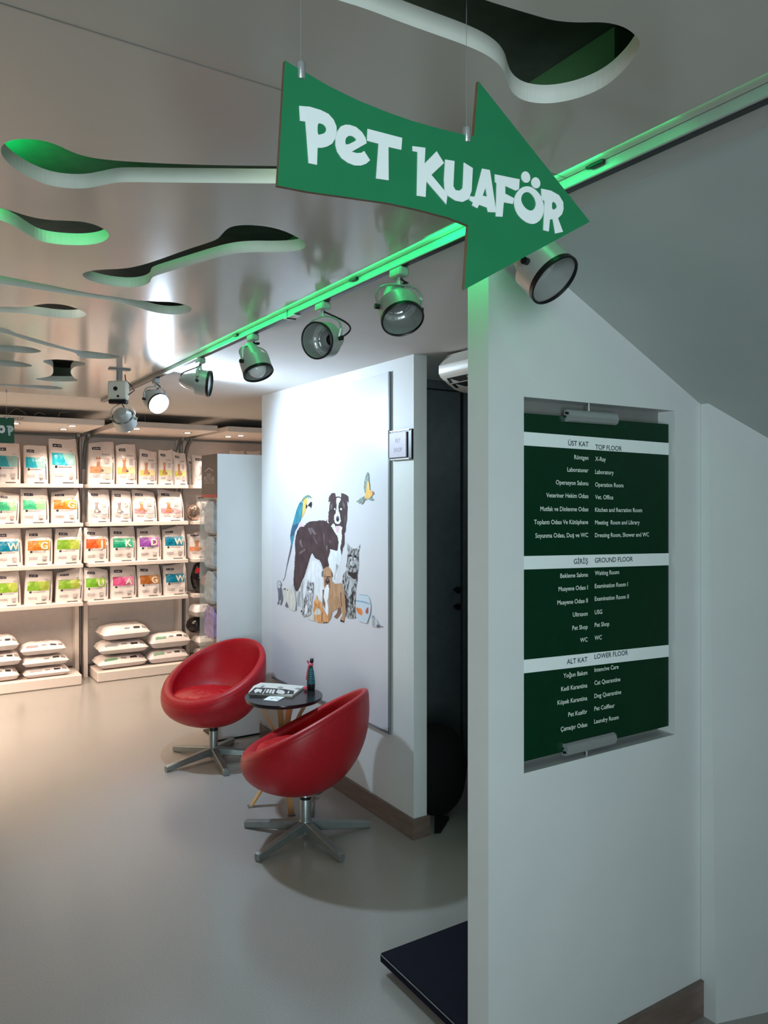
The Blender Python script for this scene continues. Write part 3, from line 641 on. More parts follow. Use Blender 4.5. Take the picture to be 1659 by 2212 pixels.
animal('printed blue and yellow macaw perched on the dog', [
 ('tealp',R3,[(470,260),(440,280),(410,340),(380,420),(350,520),(320,640),(290,740),(265,850),(250,950),(255,1000),(262,1060),(265,1110),(250,1200),(225,1310),(200,1430),(180,1540),(160,1650),(170,1655),(195,1540),(225,1430),(255,1310),(285,1180),(300,1090),(330,960),(345,860),(390,780),(430,690),(460,640),(480,560),(495,460),(500,360),(505,290)]),
 ('grey',ident,mx(R3,[(262,1120),(250,1200),(225,1310),(200,1430),(180,1540),(160,1650)])+mx(R4,[(210,300),(175,370),(182,378),(220,300),(265,60),(285,0)])+mx(R3,[(195,1540),(225,1430),(255,1310),(285,1180)])),
 ('dteal',R3,[(300,740),(265,850),(250,960),(330,930),(345,850),(400,760),(420,690)]),
 ('olive',R3,[(470,260),(500,200),(540,160),(590,132),(630,135),(665,165),(680,205),(640,180),(590,185),(540,215),(510,265)]),
 ('yel',R3,[(510,265),(540,215),(585,190),(590,240),(580,300),(560,360),(565,400),(545,470),(510,540),(485,600),(495,460),(500,360)]),
 ('face',R3,[(585,190),(620,178),(665,200),(680,240),(660,270),(630,300),(600,340),(580,320),(590,240)]),
 ('blk',R3,[(660,265),(685,280),(685,330),(665,405),(655,370),(610,350),(600,340),(630,300)]),('blk',R3,[(575,290),(585,340),(600,350),(580,390),(560,395),(565,340)]),
 ('olive',R3,E(622,202,11,14)),('blk',R3,E(622,202,5,6)),('pinkp',R3,[(430,690),(455,665),(480,700),(540,740),(530,765),(470,760),(430,775),(410,740)])])
animal('printed grey tabby cat sitting upright', [
 ('tabby',R6,[(625,120),(660,180),(690,225),(750,250),(800,262),(850,245),(890,205),(920,160),(905,270),(890,330),(885,450),(890,560),(885,680),(875,760),(860,840),(865,900),(860,980),(840,1060),(825,1160),(820,1300),(815,1500),(825,1650),(815,1760),(830,1815),(740,1830),(620,1815),(590,1780),(600,1600),(570,1380),(540,1200),(520,1050),(510,980),(520,900),(540,830),(580,790),(610,740),(600,640),(620,560),(625,450),(640,330),(630,220)]),
 ('blk',R6,[(640,760),(740,800),(860,780),(850,930),(780,950),(700,880),(650,840)]),('shade',R6,[(635,150),(680,230),(650,300)]),('shade',R6,[(910,190),(860,250),(890,300)]),
 ('shade',R6,[(690,560),(740,530),(800,560),(790,640),(740,660),(690,620)]),('shade',R6,[(680,940),(720,920),(740,1000),(720,1250),(680,1350),(650,1250)]),('shade',R6,[(760,960),(830,980),(780,1060),(740,1150)]),
 ('blk',R6,[(560,1250),(620,1350),(640,1550),(620,1780),(600,1600)]),('blk',R6,[(720,1300),(760,1200),(770,1400),(730,1600)]),
 ('blk',R6,E(700,428,34,42)),('blk',R6,E(808,450,36,46)),('wht',R6,E(706,448,20,20)),('wht',R6,E(802,474,24,24)),('blk',R6,E(704,436,14,18)),('blk',R6,E(806,458,16,20)),('pinkp',R6,E(744,545,16,12)),('blk',R6,[(690,650),(740,672),(800,650),(800,672),(740,690),(690,668)])])
animal('printed tan boxer dog with dark muzzle', [
 ('dtan',R6,[(480,1560),(420,1600),(400,1700),(330,1790),(400,1830),(440,1780),(500,1680)]),
 ('tan',R6,[(250,930),(310,1010),(360,1050),(440,1040),(500,1030),(520,1080),(545,1180),(570,1280),(585,1400),(590,1560),(590,1700),(560,1900),(470,1880),(480,1820),(520,1760),(515,1650),(495,1560),(420,1600),(330,1650),(290,1680),(280,1760),(240,1870),(200,1860),(195,1760),(215,1600),(205,1450),(215,1250),(220,1150)]),
 ('dtan',R6,[(75,1180),(130,1180),(110,1340),(150,1480),(145,1640),(110,1560),(80,1480)]),
 ('tan',R6,[(60,780),(90,730),(130,690),(180,665),(225,680),(260,720),(300,800),(305,880),(280,920),(285,1000),(265,1100),(250,1200),(130,1180),(110,1100),(105,980),(100,900),(60,890)]),
 ('wht',R6,[(165,1070),(220,1070),(225,1160),(215,1250),(205,1380),(180,1430),(210,1560),(205,1700),(190,1770),(150,1700),(135,1600),(140,1480),(100,1340),(120,1180)]),
 ('grey',R6,[(60,780),(95,740),(100,800),(85,880),(55,890)]),('dtan',R6,[(270,760),(305,820),(310,890),(285,900),(265,840)]),
 ('blk',R6,[(110,860),(160,885),(200,878),(265,890),(265,912),(230,905),(180,900),(115,880)]),
 ('dtan',R6,[(130,960),(180,890),(230,930),(250,1000),(250,1130),(215,1140),(215,1070),(170,1060),(150,1120),(125,1060)]),('blk',R6,E(190,985,42,60)),('dtan',R6,E(190,960,24,26)),
 ('dtan',R6,[(470,1240),(500,1240),(505,1400),(520,1560),(495,1560),(480,1400)]),('blk',R6,[(470,1850),(560,1880),(555,1915),(475,1890)])])
animal('printed pale tabby kitten', [
 ('ltabby',R4,[(630,350),(660,400),(735,400),(730,520),(720,640),(700,760),(710,830),(680,880),(690,960),(640,1000),(560,1020),(520,980),(530,860),(560,700),(600,600),(600,500),(615,420)]),
 ('tabby',R4,[(565,690),(600,640),(610,720),(570,830),(560,980),(525,970),(535,850)]),('wht',R4,[(585,820),(615,790),(620,900),(600,960),(575,970)]),('blk',R4,E(645,498,12,16)),('blk',R4,E(688,522,10,14)),('wht',R4,E(670,560,28,24)),('blk',R4,E(668,548,7,6)),('blk',R4,E(515,915,12,20)),
 ('grey',R4,[(660,400),(690,410),(690,470),(670,460)])])
animal('printed ginger kitten curled at the front', [
 ('cream',R4,[(700,850),(745,930),(745,1040),(760,1100),(620,1050),(650,1000),(700,990)]),
 ('orange',R4,[(790,620),(800,690),(840,740),(890,760),(890,840),(920,900),(960,960),(1000,1040),(1000,1110),(900,1125),(800,1115),(750,1060),(740,960),(720,900),(740,820),(740,740),(770,690)]),
 ('cream',R4,[(770,870),(830,860),(860,920),(860,970),(780,985),(740,960)]),('dtan',R4,E(775,800,9,14)),('dtan',R4,E(820,855,9,12)),('dtan',R4,[(880,950),(900,930),(890,1100),(870,1100)]),('blk',R4,[(905,1108),(985,1108),(980,1122),(905,1122)])])
animal('printed small grey animal standing at far left', [
 ('grey',R4,[(80,400),(100,360),(140,370),(160,430),(150,490),(175,530),(180,620),(185,700),(155,800),(130,800),(145,710),(120,710),(110,790),(80,790),(100,720),(95,600),(85,500)]),('shade',R4,[(85,400),(105,365),(140,375),(150,420),(140,490),(110,510),(92,480)]),('grey',R4,E(110,445,7,9)),('grey',R4,E(135,450,7,9))])
animal('printed cream rabbit', [
 ('cream',R4,[(170,510),(230,490),(290,465),(340,500),(390,580),(420,680),(430,800),(420,900),(370,910),(300,870),(270,780),(210,730),(185,640)]),('grey',R4,[(180,510),(245,500),(225,545)]),('blk',R4,E(268,535,8,14)),('grey',R4,[(220,820),(250,730),(280,850),(240,840)]),('grey',R4,[(400,640),(425,760),(425,900),(405,900),(415,760)])])
animal('printed round fish bowl with two goldfish', [
 ('water',R6,[(890,1280),(1090,1310),(1130,1380),(1160,1500),(1165,1620),(1140,1760),(1080,1930),(980,1915),(900,1880),(850,1760),(825,1600),(825,1420),(870,1400)]),('wline',R6,[(825,1412),(1000,1436),(1150,1490),(1145,1512),(990,1465),(825,1440)]),('wline',R6,[(1150,1500),(1165,1620),(1140,1760),(1080,1935),(1070,1925),(1130,1750),(1155,1620)]),('wline',R6,[(900,1280),(1090,1310),(1085,1322),(900,1292)]),
 ('fish',R6,[(840,1570),(890,1590),(950,1600),(985,1690),(960,1760),(910,1740),(870,1690),(840,1640)]),('redp',R6,[(1110,1570),(1110,1690),(1080,1730),(1045,1690),(1050,1630),(1075,1590)])])
animal('printed little grey mouse', [('shade',R6,[(1175,1740),(1200,1760),(1240,1760),(1230,1800),(1300,1860),(1340,1950),(1360,2030),(1290,2015),(1200,2000),(1190,1900),(1190,1800)]),('grey',R6,[(1300,1960),(1345,1960),(1360,2030),(1290,2015)]),('grey',R6,[(1340,1975),(1450,2008),(1445,2020),(1340,1997)]),('grey',R6,E(1205,1795,9,12))])
animal('printed yellow parakeet in flight', [
 ('wing',R5,[(1090,90),(1115,170),(1120,300),(1135,390),(1120,470),(1060,560),(1030,590),(1005,470),(1020,300),(1050,180)]),('yel',R5,[(1085,300),(1120,330),(1135,430),(1140,500),(1190,520),(1220,550),(1200,610),(1170,660),(1100,700),(1040,700),(1025,620),(1040,570),(1060,540),(1070,420)]),('redp',R5,[(1190,520),(1225,560),(1225,605),(1200,600)]),
 ('wing',R5,[(1020,640),(960,670),(830,765),(900,765),(890,810),(960,760),(945,835),(1000,780),(1025,710),(1060,730),(1040,690)]),('wing',R5,[(1170,650),(1215,710),(1260,715),(1170,740),(1100,710)])])

# room plate on the wall end
y1 = onX(841, 960, XM-.02).y; z1 = onX(860, 934, XM-.02).z; z0 = onX(860, 988, XM-.02).z
pl = empty('room_plate', (XM, 3.16, z0), 'small silver room plate with faint letters on mural wall edge', 'plate')
mb = MB(); mb.bbox((XM-.012,3.052,z0-.012),(XM-.0005,y1,z1+.012),.001); mb.build('plate_holder', M['black'], pl)
mb = MB(); mb.bbox((XM-.020,3.088,z0),(XM-.0125,y1,z1),.001); mb.build('plate_face', mat('plate aluminium',(170,160,172),.45,metal=0,var=.03), pl)
for s_, zz in (('PET',z0+(z1-z0)*.58),('SHOP',z0+(z1-z0)*.22)):
    mb = MB(); put_text(mb, s_, lambda p, zz=zz: (XM-.0204, (3.088+y1)/2-p[0]-.004, zz+p[1]), .022, .95, 'C'); mb.build('lettering', mat('plate lettering '+s_,(112,104,122),.5), pl)
for zz in (z0-.012, z1+.006):
    mb = MB(); mb.bbox((XM-.018,3.065,zz),(XM-.012,y1,zz+.006),.001); mb.build('plate_rail', M['alu'], pl)

# ================================================================== AIR CONDITIONER, BLACK BEANBAG, WEIGHING PLATFORM
acp = empty('air_conditioner', (2.3, 2.4, 2.05), 'white wall air conditioner half hidden behind the directory wall', 'air conditioner')
YAC = 2.93
prof = crop([(1160,150),(1120,275),(1010,400),(1010,530),(1035,590),(1150,700),(1280,800),(1400,850),(1560,870)], 820, 740, 210/1659)
pf = [onY(u, v, YAC) for u, v in prof]; xy = [(min(q.x,2.405), min(q.z,HC-.012)) for q in pf]
loop = xy+[(2.408,xy[-1][1]),(2.408,xy[0][1])]
mb = MB(); mb.plate(loop, [], lambda p:(p[0],YAC,p[1]), lambda p:(p[0],2.05,p[1])); mb.build('casing', M['whiteplastic'], acp, smooth=30)
def acpt(u, v):                                        # point on the lower curved face, as fractions of the profile
    return onY(820+u*210/1659, 740+v*210/1659, YAC-.03)
for (a_, b_, nm, mk) in (((1140,610),(1200,690),'air_slot','black'),((1225,700),(1300,772),'air_slot','black'),((1205,688),(1228,700),'louvre','whiteplastic')):
    A = acpt(*a_); B = acpt(*b_); n_ = Vector((-(A.z-B.z),0,-(B.x-A.x))).normalized()
    A2 = A+n_*.004; B2 = B+n_*.004
    mb = MB(); mb.rings([[(A.x,y,A.z),(A2.x,y,A2.z),(B2.x,y,B2.z),(B.x,y,B.z)] for y in (YAC-.035,2.1)]); mb.build(nm, M[mk], acp)
mb = MB()
for k in range(6):
    A = acpt(1150,620); B = acpt(1198,688); y = YAC-.06-k*.12; n_ = Vector((-(A.z-B.z),0,-(B.x-A.x))).normalized()*.006
    mb.add([A+n_*.9+Vector((0,y-A.y,0)), B+n_*.9+Vector((0,y-A.y,0)), B+n_*.9+Vector((0,y-A.y-.05,0))],[(0,1,2)])
    A = acpt(1235,705); B = acpt(1300,770)
    mb.add([A+n_*.9+Vector((0,y-A.y,0)), B+n_*.9+Vector((0,y-A.y,0)), B+n_*.9+Vector((0,y-A.y-.05,0))],[(0,1,2)])
mb.build('air_vane', M['silver'], acp)

mb = MB(); rr = []
cx, cy = 2.375, 3.25
for k in range(15):
    th = PI*k/14; z = .228+.228*math.cos(PI-th); r = .172*max(math.sin(th),0.02)**.72
    rr.append([(cx+r*math.cos(2*PI*i/24)*(1+.04*math.sin(3*i)), cy+r*math.sin(2*PI*i/24)*.92*(1+.03*math.cos(2*i)), max(z,0.002)) for i in range(24)])
mb.rings(rr)
bbg = empty('beanbag', (cx,cy,0), 'black rounded beanbag on the floor in the dark corridor', 'beanbag')
mb.build('cover', M['blackfab'], bbg, smooth=True)
mb = MB(); e = onH(944,1796,.01); mb.rings([[(2.32,3.17,.004),(2.38,3.13,.004),(2.38,3.13,.02),(2.32,3.17,.025)],[(e.x-.015,e.y,.002),(e.x+.015,e.y-.01,.002),(e.x+.015,e.y-.01,.012),(e.x-.015,e.y,.012)]])
mb.build('handle_tab', M['blackfab'], bbg)

sp = empty('weighing_platform', (1.8,1.95,0), 'low dark navy weighing platform on the floor past the directory wall end', 'scale')
mb = MB(); mb.bbox((1.422,1.66,.028),(2.32,2.270,.062),.006); mb.build('platform', M['navy'], sp)
mb = MB(); mb.box((1.424,1.662,.0585),(2.318,1.664,.0605)); mb.box((1.4215,1.668,.0560),(1.4235,2.262,.0585)); mb.build('edge_strip', M['alugrey'], sp)
for x, y in ((1.50,1.74),(2.24,1.74),(1.50,2.19),(2.24,2.19)):
    mb = MB(); mb.cyl((x,y,0),(x,y,.028),.03,.024,14); mb.build('foot', M['black'], sp)

# ================================================================== RED CHAIRS AND TABLE
def make_chair(label):
    r = empty('swivel_chair', (0,0,0), label, 'chair', 'red swivel chairs at the small table')
    NF, NS = 56, 18
    ZB = .222
    def rim(ph):
        c = math.cos(ph); g = (1-c)/2
        x = (.31 if c > 0 else .315)*c; y = .345*math.sin(ph)
        return x*.96, y, .400+.305*g**1.12
    def outer(ph, s):
        x, y, z = rim(ph); th = s*PI/2
        rho = math.cos(th)**.80*(1+.085*math.sin(2*th)); zz = ZB+(z-ZB)*(1-math.sin(th))**(.92)
        return Vector((x*rho, y*rho, zz))
    def inner(ph, s):
        x, y, z = rim(ph); th = s*PI/2; L = math.hypot(x,y); k = (L-.026-.050*((1+math.cos(ph))/2)**.8)/L
        rho = math.cos(th)**.55*(1+.05*math.sin(2*th)); zz = .335+(z-.335)*(1-math.sin(th))
        return Vector((x*k*rho, y*k*rho, zz))
    R = []
    for j in range(NS+1): R.append([outer(2*PI*i/NF, 1-j/NS) for i in range(NF)])
    for j in range(1,6):                                  # rolled rim
        a = PI*j/6; ring = []
        for i in range(NF):
            o_, n_ = outer(2*PI*i/NF,0), inner(2*PI*i/NF,0); mid = (o_+n_)/2
            ring.append(mid+(o_-n_)/2*math.cos(a)+Vector((0,0,.40*(o_-n_).xy.length*math.sin(a))))
        R.append(ring)
    for j in range(NS+1): R.append([inner(2*PI*i/NF, j/NS*.985) for i in range(NF)])
    mb = MB(); mb.rings(R); sh = mb.build('shell', M['red'], r, smooth=60, world=False)
    mb = MB()
    mb.tube([outer(2*PI*i/NF,.02)*1.0+Vector((math.cos(2*PI*i/NF),math.sin(2*PI*i/NF),0))*.0003 for i in range(NF+1)], .0014, 6)
    mb.build('piping', M['red'], sh, smooth=True, world=False)
    R = []                                                # seat cushion with radiating creases
    for j in range(13):
        th = PI*j/12; ring = []
        for i in range(48):
            a = 2*PI*i/48; rho = math.sin(th)**.6 if 0 < j < 12 else 0
            cr = 1+.03*mnoise.noise(Vector((math.cos(a)*3,math.sin(a)*3,j*.3)))
            zz = .402-.050*math.cos(th)+ (.007*mnoise.noise(Vector((6*math.cos(a)*rho,6*math.sin(a)*rho,2))) if j > 6 else 0)
            ring.append((.050+.205*rho*math.cos(a)*cr, .222*rho*math.sin(a)*cr, zz))
        R.append(ring)
    mb = MB(); mb.rings(R); mb.build('seat_cushion', M['redcush'], r, smooth=True, world=False)
    mb = MB(); mb.lathe([(.027,.06),(.027,.185),(.025,.188)], n=24); mb.build('column', M['alugrey'], r, smooth=40, world=False)
    mb = MB(); mb.lathe([(.028,.183),(.029,.190),(.026,.203),(.018,.204)], n=24); mb.build('collar', M['black'], r, smooth=40, world=False)
    mb = MB(); mb.lathe([(.016,.200),(.016,.232)], n=18); mb.lathe([(.09,.222),(.09,.230)], n=24); mb.build('piston', M['chrome'], r, smooth=40, world=False)
    bs = empty('base', (0,0,0)); bs.parent = r; del_ = ORIG.pop(bs); ORIG[bs] = Vector((0,0,0))
    mb = MB(); mb.lathe([(.030,.018),(.032,.03),(.032,.075),(.028,.082)], n=20); mb.build('hub', M['alugrey'], bs, smooth=40, world=False)
    for k in range(5):
        Rz = Matrix.Rotation(PI*2/5*k,4,'Z'); mb = MB(); mb.X = Rz
        b = .004; rs = []
        for x, w_, zb, zt_ in ((.02,.019,.030,.078),(.17,.018,.018,.057),(.318,.0165,.003,.036),(.326,.0155,.003,.034)):
            rs.append([(x,-w_+b,zb),(x,w_-b,zb),(x,w_,zb+b),(x,w_,zt_-b),(x,w_-b,zt_),(x,-w_+b,zt_),(x,-w_,zt_-b),(x,-w_,zb+b)])
        mb.rings(rs); lg = mb.build('leg', M['alugrey'], bs, world=False, smooth=30)
        mb = MB(); mb.X = Rz; mb.bbox((.322,-.015,.0),(.329,.015,.032),.002); mb.build('leg', M['alugrey'], bs, world=False) if False else None
    return r, bs
ch1, b1 = make_chair('red shell chair in front, seen from its side with back to the viewer')
p1 = onH(660,1806,0); ch1.location = (p1.x,p1.y,0)
f1 = (-RGT*.97+FWD*.24); ch1.rotation_euler = (0,0,math.atan2(f1.y,f1.x))
e1 = onH(555,1852,.02)-p1; b1.rotation_euler = (0,0,math.atan2(e1.y,e1.x)-ch1.rotation_euler.z)
ch2 = copy_tree(ch1); ch2['label'] = 'red shell chair farther back, its open seat facing the viewer'
p2 = onH(461,1640,0); ch2.location = (p2.x,p2.y,0)
f2 = (-RGT*.62-FWD*.78); ch2.rotation_euler = (0,0,math.atan2(f2.y,f2.x))
b2 = [c for c in ch2.children if c.name.startswith('base')][0]
e2 = onH(342,1665,.02)-p2; b2.rotation_euler = (0,0,math.atan2(e2.y,e2.x)-ch2.rotation_euler.z)

HT = .575
ta, tb = onH(528,1505,HT), onH(697,1500,HT)
tc = (ta+tb)/2; rT = (tb-ta).length/2
tbl = empty('side_table', (tc.x,tc.y,0), 'small round black-topped side table with bent wood legs between chairs', 'table')
mb = MB(); mb.lathe([(rT-.012,HT-.022),(rT-.002,HT-.016),(rT,HT-.006),(rT-.002,HT),(0,HT)],(tc.x,tc.y,0),n=56,cap1=False); mb.build('tabletop', M['tabletop'], tbl, smooth=40)
for k in range(4):
    fd = onH(609,1726,0)-Vector((tc.x,tc.y,0)); a = math.atan2(fd.y,fd.x)+k*PI/2
    d = Vector((math.cos(a),math.sin(a),0)); sd = Vector((-d.y,d.x,0)); rs = []
    for i in range(15):
        t = i/14; z = HT-.022-(HT-.027)*t
        rad = .045+.105*abs(2*t-.86)**1.9/(.86**1.9 if t < .43 else 1.14**1.9)*(1 if t < .43 else 1.25)
        nx_ = Vector((0,0,1)); c_ = Vector((tc.x,tc.y,z))+d*rad
        rs.append([c_+sd*.016+d*.006,c_-sd*.016+d*.006,c_-sd*.016-d*.006,c_+sd*.016-d*.006])
    mb = MB(); mb.rings(rs); lg = mb.build('leg', M['wood'], tbl, smooth=30)
    mb = MB(); fe = Vector((tc.x,tc.y,0))+d*.178
    mb.rings([[fe+sd*.018-d*.012,fe+sd*.018+d*.016,fe-sd*.018+d*.016,fe-sd*.018-d*.012],[q+Vector((0,0,.006)) for q in (fe+sd*.018-d*.012,fe+sd*.018+d*.016,fe-sd*.018+d*.016,fe-sd*.018-d*.012)]]); mb.build('foot', M['alugrey'], lg)
mb = MB(); mb.lathe([(.05,HT-.34),(.05,HT-.33)],(tc.x,tc.y,0),n=16); mb.build('leg_ring', M['black'], tbl)

kt = 200/1659
def T(p, H=HT): return onH(515+p[0]*kt, 1420+p[1]*kt, H)
mg = empty('magazine', T((660,610)), 'folded dark magazine with white print lying on the table', 'magazine')
mo = [(180,662),(270,550),(400,490),(700,505),(1180,552),(960,722)]
mb = MB(); base_ = [T(p) for p in mo]; topz = .012
mb.rings([[Vector((q.x,q.y,HT+.0008)) for q in base_],[Vector((q.x,q.y,HT+topz)) for q in base_]]); mb.build('pages', M['pale'], mg)
def Tm(p): return T(p, HT+topz+.0012)
def print_on(parent, name, polys, m_, H):
    mb = MB()
    for k_, poly in enumerate(polys):
        w3 = [onH(515+p[0]*kt, 1420+p[1]*kt, H+.0001*k_) for p in poly]; tr = tessellate_polygon([[Vector((q.x,q.y,0)) for q in w3]]); mb.add(w3,[tuple(t) for t in tr])
    return mb.build(name, m_, parent)
print_on(mg,'dark_cover',[[(178,650),(300,540),(500,545),(850,570),(1000,600),(985,660),(640,665)]], mat('dark cover',(30,33,40),.5,var=.08), HT+topz+.0008)
print_on(mg,'white_print',[[(280,590),(330,560),(430,575),(400,640),(360,610),(300,640)],[(485,560),(500,565),(440,655),(425,650)],[(520,570),(560,572),(520,640),(485,632)],[(575,572),(610,574),(575,645),(540,640)],[(625,575),(660,577),(630,655),(590,645)],[(710,572),(740,575),(710,640),(670,630)],[(745,580),(800,590),(840,630),(800,660),(700,650)],[(890,605),(920,600),(900,650),(875,645)]], M['pale'], HT+topz+.0014)
print_on(mg,'grey_print',[[(690,535),(760,520),(810,540),(760,556)],[(430,500),(470,505),(430,535),(390,530)],[(1040,545),(1120,552),(1090,575),(1010,562)]], M['midprint'], HT+topz+.0014)
cdm = empty('card', T((640,745)), 'small white card on the table in front of the magazine', 'card')
mb = MB(); cp = [T(p) for p in [(445,768),(570,695),(830,720),(690,795)]]; mb.rings([[Vector((q.x,q.y,HT+.0006)) for q in cp],[Vector((q.x,q.y,HT+.003)) for q in cp]]); mb.build('paper', M['white'], cdm)
print_on(cdm,'print',[[(560,740),(610,725),(640,735),(590,750)],[(650,720),(690,716),(700,730),(660,734)],[(690,745),(720,735),(740,745),(700,755)]], M['greyprint'], HT+.0038)
fp = T((1318,590))+Vector((.0,.012,0))
fg = empty('cat_figurine', fp, 'slim black cat figurine with turquoise stripes and red scarf on table', 'figurine')
mb = MB(); mb.lathe([(.020,0.0005),(.023,.01),(.0235,.035),(.021,.07),(.016,.105),(.011,.125),(.009,.138)],fp,n=20); mb.build('body', M['black'], fg, smooth=40)
mb = MB()
for k in range(9):
    z = .038+k*.0098; r_ = .0240-.0000*k if z < .05 else .0240-(z-.05)*.145
    n = 12; ring = []
    vs = [];
    for i in range(n+1):
        a = math.atan2(-FY,-FX)-.55+2.0*i/n
        for dz in (0,.0042): vs.append((fp.x+r_*math.cos(a), fp.y+r_*math.sin(a), fp.z+z+dz))
    mb.add(vs, [(2*i,2*i+2,2*i+3,2*i+1) for i in range(n)])
mb.build('stripe', M['teal'], fg)
mb = MB(); mb.lathe([(.010,.134),(.014,.138),(.014,.145),(.009,.150)],fp,n=14); mb.tube([fp+Vector((0,0,.142)),fp-RGT*.014+Vector((0,0,.150)),fp-RGT*.02+Vector((0,0,.162))],.005,8); mb.tube([fp-RGT*.013+Vector((0,0,.135)),fp-RGT*.021+Vector((0,0,.10)),fp-RGT*.026+Vector((0,0,.055))],.0035,6); mb.build('scarf', M['pink'], fg, smooth=True)
mb = MB(); hp = fp+RGT*.004
mb.lathe([(0,.148),(.008,.150),(.0115,.158),(.010,.167),(.005,.172),(0,.173)],hp,n=14,cap0=False,cap1=False); mb.cyl(hp+RGT*.006+UP*.168,hp+RGT*.008+UP*.180,.004,.0005,6); mb.cyl(hp-RGT*.004+UP*.168,hp-RGT*.005+UP*.180,.004,.0005,6); mb.build('head', M['black'], fg, smooth=40)
mb = MB(); mb.lathe([(0,.0),(.010,.004),(.013,.012),(.009,.021),(0,.024)],fp-RGT*.028-FWD*.01,n=12,cap0=False,cap1=False); mb.build('fish', M['pink'], fg, smooth=True, label='red and white ball at the figurine foot')

# ================================================================== SHOP SHELVING
YF, YP = 7.15, 7.36                                       # shelf front, upright front
SHZ = [1.758,1.415,1.055,.717]
BAYS = [(.42,1.397),(1.443,2.342),(2.388,3.30)]
NAMES = ['left','middle','right']
for bi, (x0, x1) in enumerate(BAYS):
    un = empty('shelving_unit', ((x0+x1)/2,7.35,0), ['cream shelving unit at the left edge with downlit canopy','cream shelving unit in the middle, left of the white display stand','cream shelving unit behind the white display stand'][bi], 'shelf', 'cream shelving units along the back wall')
    for z in SHZ:
        mb = MB(); mb.bbox((x0,YF,z-.034),(x1,7.50,z),.003); mb.build('shelf', M['shelf'], un)
    mb = MB(); mb.bbox((x0-.01 if bi else x0,7.505,.09),(x1+.01,7.545,2.2),.002); mb.build('back_panel', M['shelf'], un)
    for xx in ((x0+.0,x0+.035),(x1-.030,x1+.005)):
        if bi == 2 and xx[0] > 3: pass
        mb = MB(); mb.bbox((xx[0],YP,0.0 if True else 0),(xx[1],7.5,SHZ[3]-.035),.002); mb.build('upright', M['shelf'], un)
        mb = MB(); mb.box((xx[0]+.005,7.47,SHZ[3]),(xx[1]-.005,7.503,2.2)); mb.build('upright', M['shelf'], un)
    px0 = x0+.06 if bi else x0; px1 = x1-.022
    mb = MB(); mb.bbox((px0,7.09,0.003),(px1,7.44,.094),.008); mb.build('plinth', M['shelf'], un)
    # canopy with curved brackets and halogen lights
    c0_, c1_ = [(.42,1.423),(1.528,2.372),(2.462,3.32)][bi]
    mb = MB(); mb.bbox((c0_,6.44,2.218),(c1_,7.50,2.266),.004); cn = mb.build('canopy', M['shelf'], un)
    lights = [[(33,913.5),(137,926),(156,919)],[(275,931),(295,925),(405,934)],[(493,942),(520,940)]][bi]
    for u, v in lights:
        q = onH(u, v, 2.218)
        mb = MB(); mb.lathe([(.036,0),(.036,.004),(.026,.004)],(q.x,q.y,2.2135),n=20,cap1=False); mb.build('lamp_ring', M['alu'], cn)
        mb = MB(); mb.lathe([(.026,0),(.022,-.006),(0,-.008)],(q.x,q.y,2.2165),n=18,cap1=False); mb.build('lamp_bulb', M['warmbulb'], cn)
        spot('halogen_light', (q.x,q.y,2.195), (0,.10,-1), 24, (1.0,.82,.66), 125, .7, .03)
    for xx in (x0+.02, x1-.02):
        pts = []
        for k in range(9):
            a = k/8*PI/2; pts.append((xx, 7.49-.24*(1-math.cos(a)), 1.90+.31*math.sin(a)))
        mb = MB(); rs = [[(x_-.012,y_,z_),(x_+.012,y_,z_),(x_+.012,y_-.03*math.cos(k/8*PI/2)-.002,z_-.03*math.sin(k/8*PI/2)),(x_-.012,y_-.03*math.cos(k/8*PI/2)-.002,z_-.03*math.sin(k/8*PI/2))] for k,(x_,y_,z_) in enumerate(pts)]
        mb.rings(rs); mb.build('bracket', M['alugrey'], un)
    if bi == 0:
        q0 = onY(8,905,6.44); q1 = onY(51.5,907,6.44)
        mb = MB(); put_text(mb,'PET SHOP',lambda p:(q0.x+p[0],6.4385,2.231+p[1]),.024,1,'L',0,0,q1.x-q0.x); mb.build('lettering', mat('canopy lettering',(120,116,112),.5), cn)
# loose wires on top of the canopies
def wire(px_pts, Y):
    mb = MB(); pts = [onY(u,v,Y) for u,v in px_pts]
    n = []
    for i in range(len(pts)-1):
        for k in range(4): n.append(pts[i].lerp(pts[i+1],k/4))
    n.append(pts[-1]); mb.tube(n,.0022,5); return mb
for pts, lb in (([(18,893),(24,888),(31,882),(36,880),(44,884),(58,893)],'thin looping wire on the left canopy, above the shop lettering'),([(74,895),(80,890),(88,890),(98,894)],'small wire loop on the left canopy'),([(126,898),(130,889),(150,888)],'bent wire end at the right of the left canopy')):
    wire([(u,v+2) for u,v in pts],6.55).build('loose_wire', mat('wire '+lb[:9],(190,160,140),.5), base=True, label=lb, cat='wire')
wire([(296,905),(306,890),(313,898),(314,912)],6.6).build('loose_wire', mat('wire mid',(190,170,160),.5), base=True, label='thin wire loop on the middle canopy beside the lit spotlight', cat='wire')

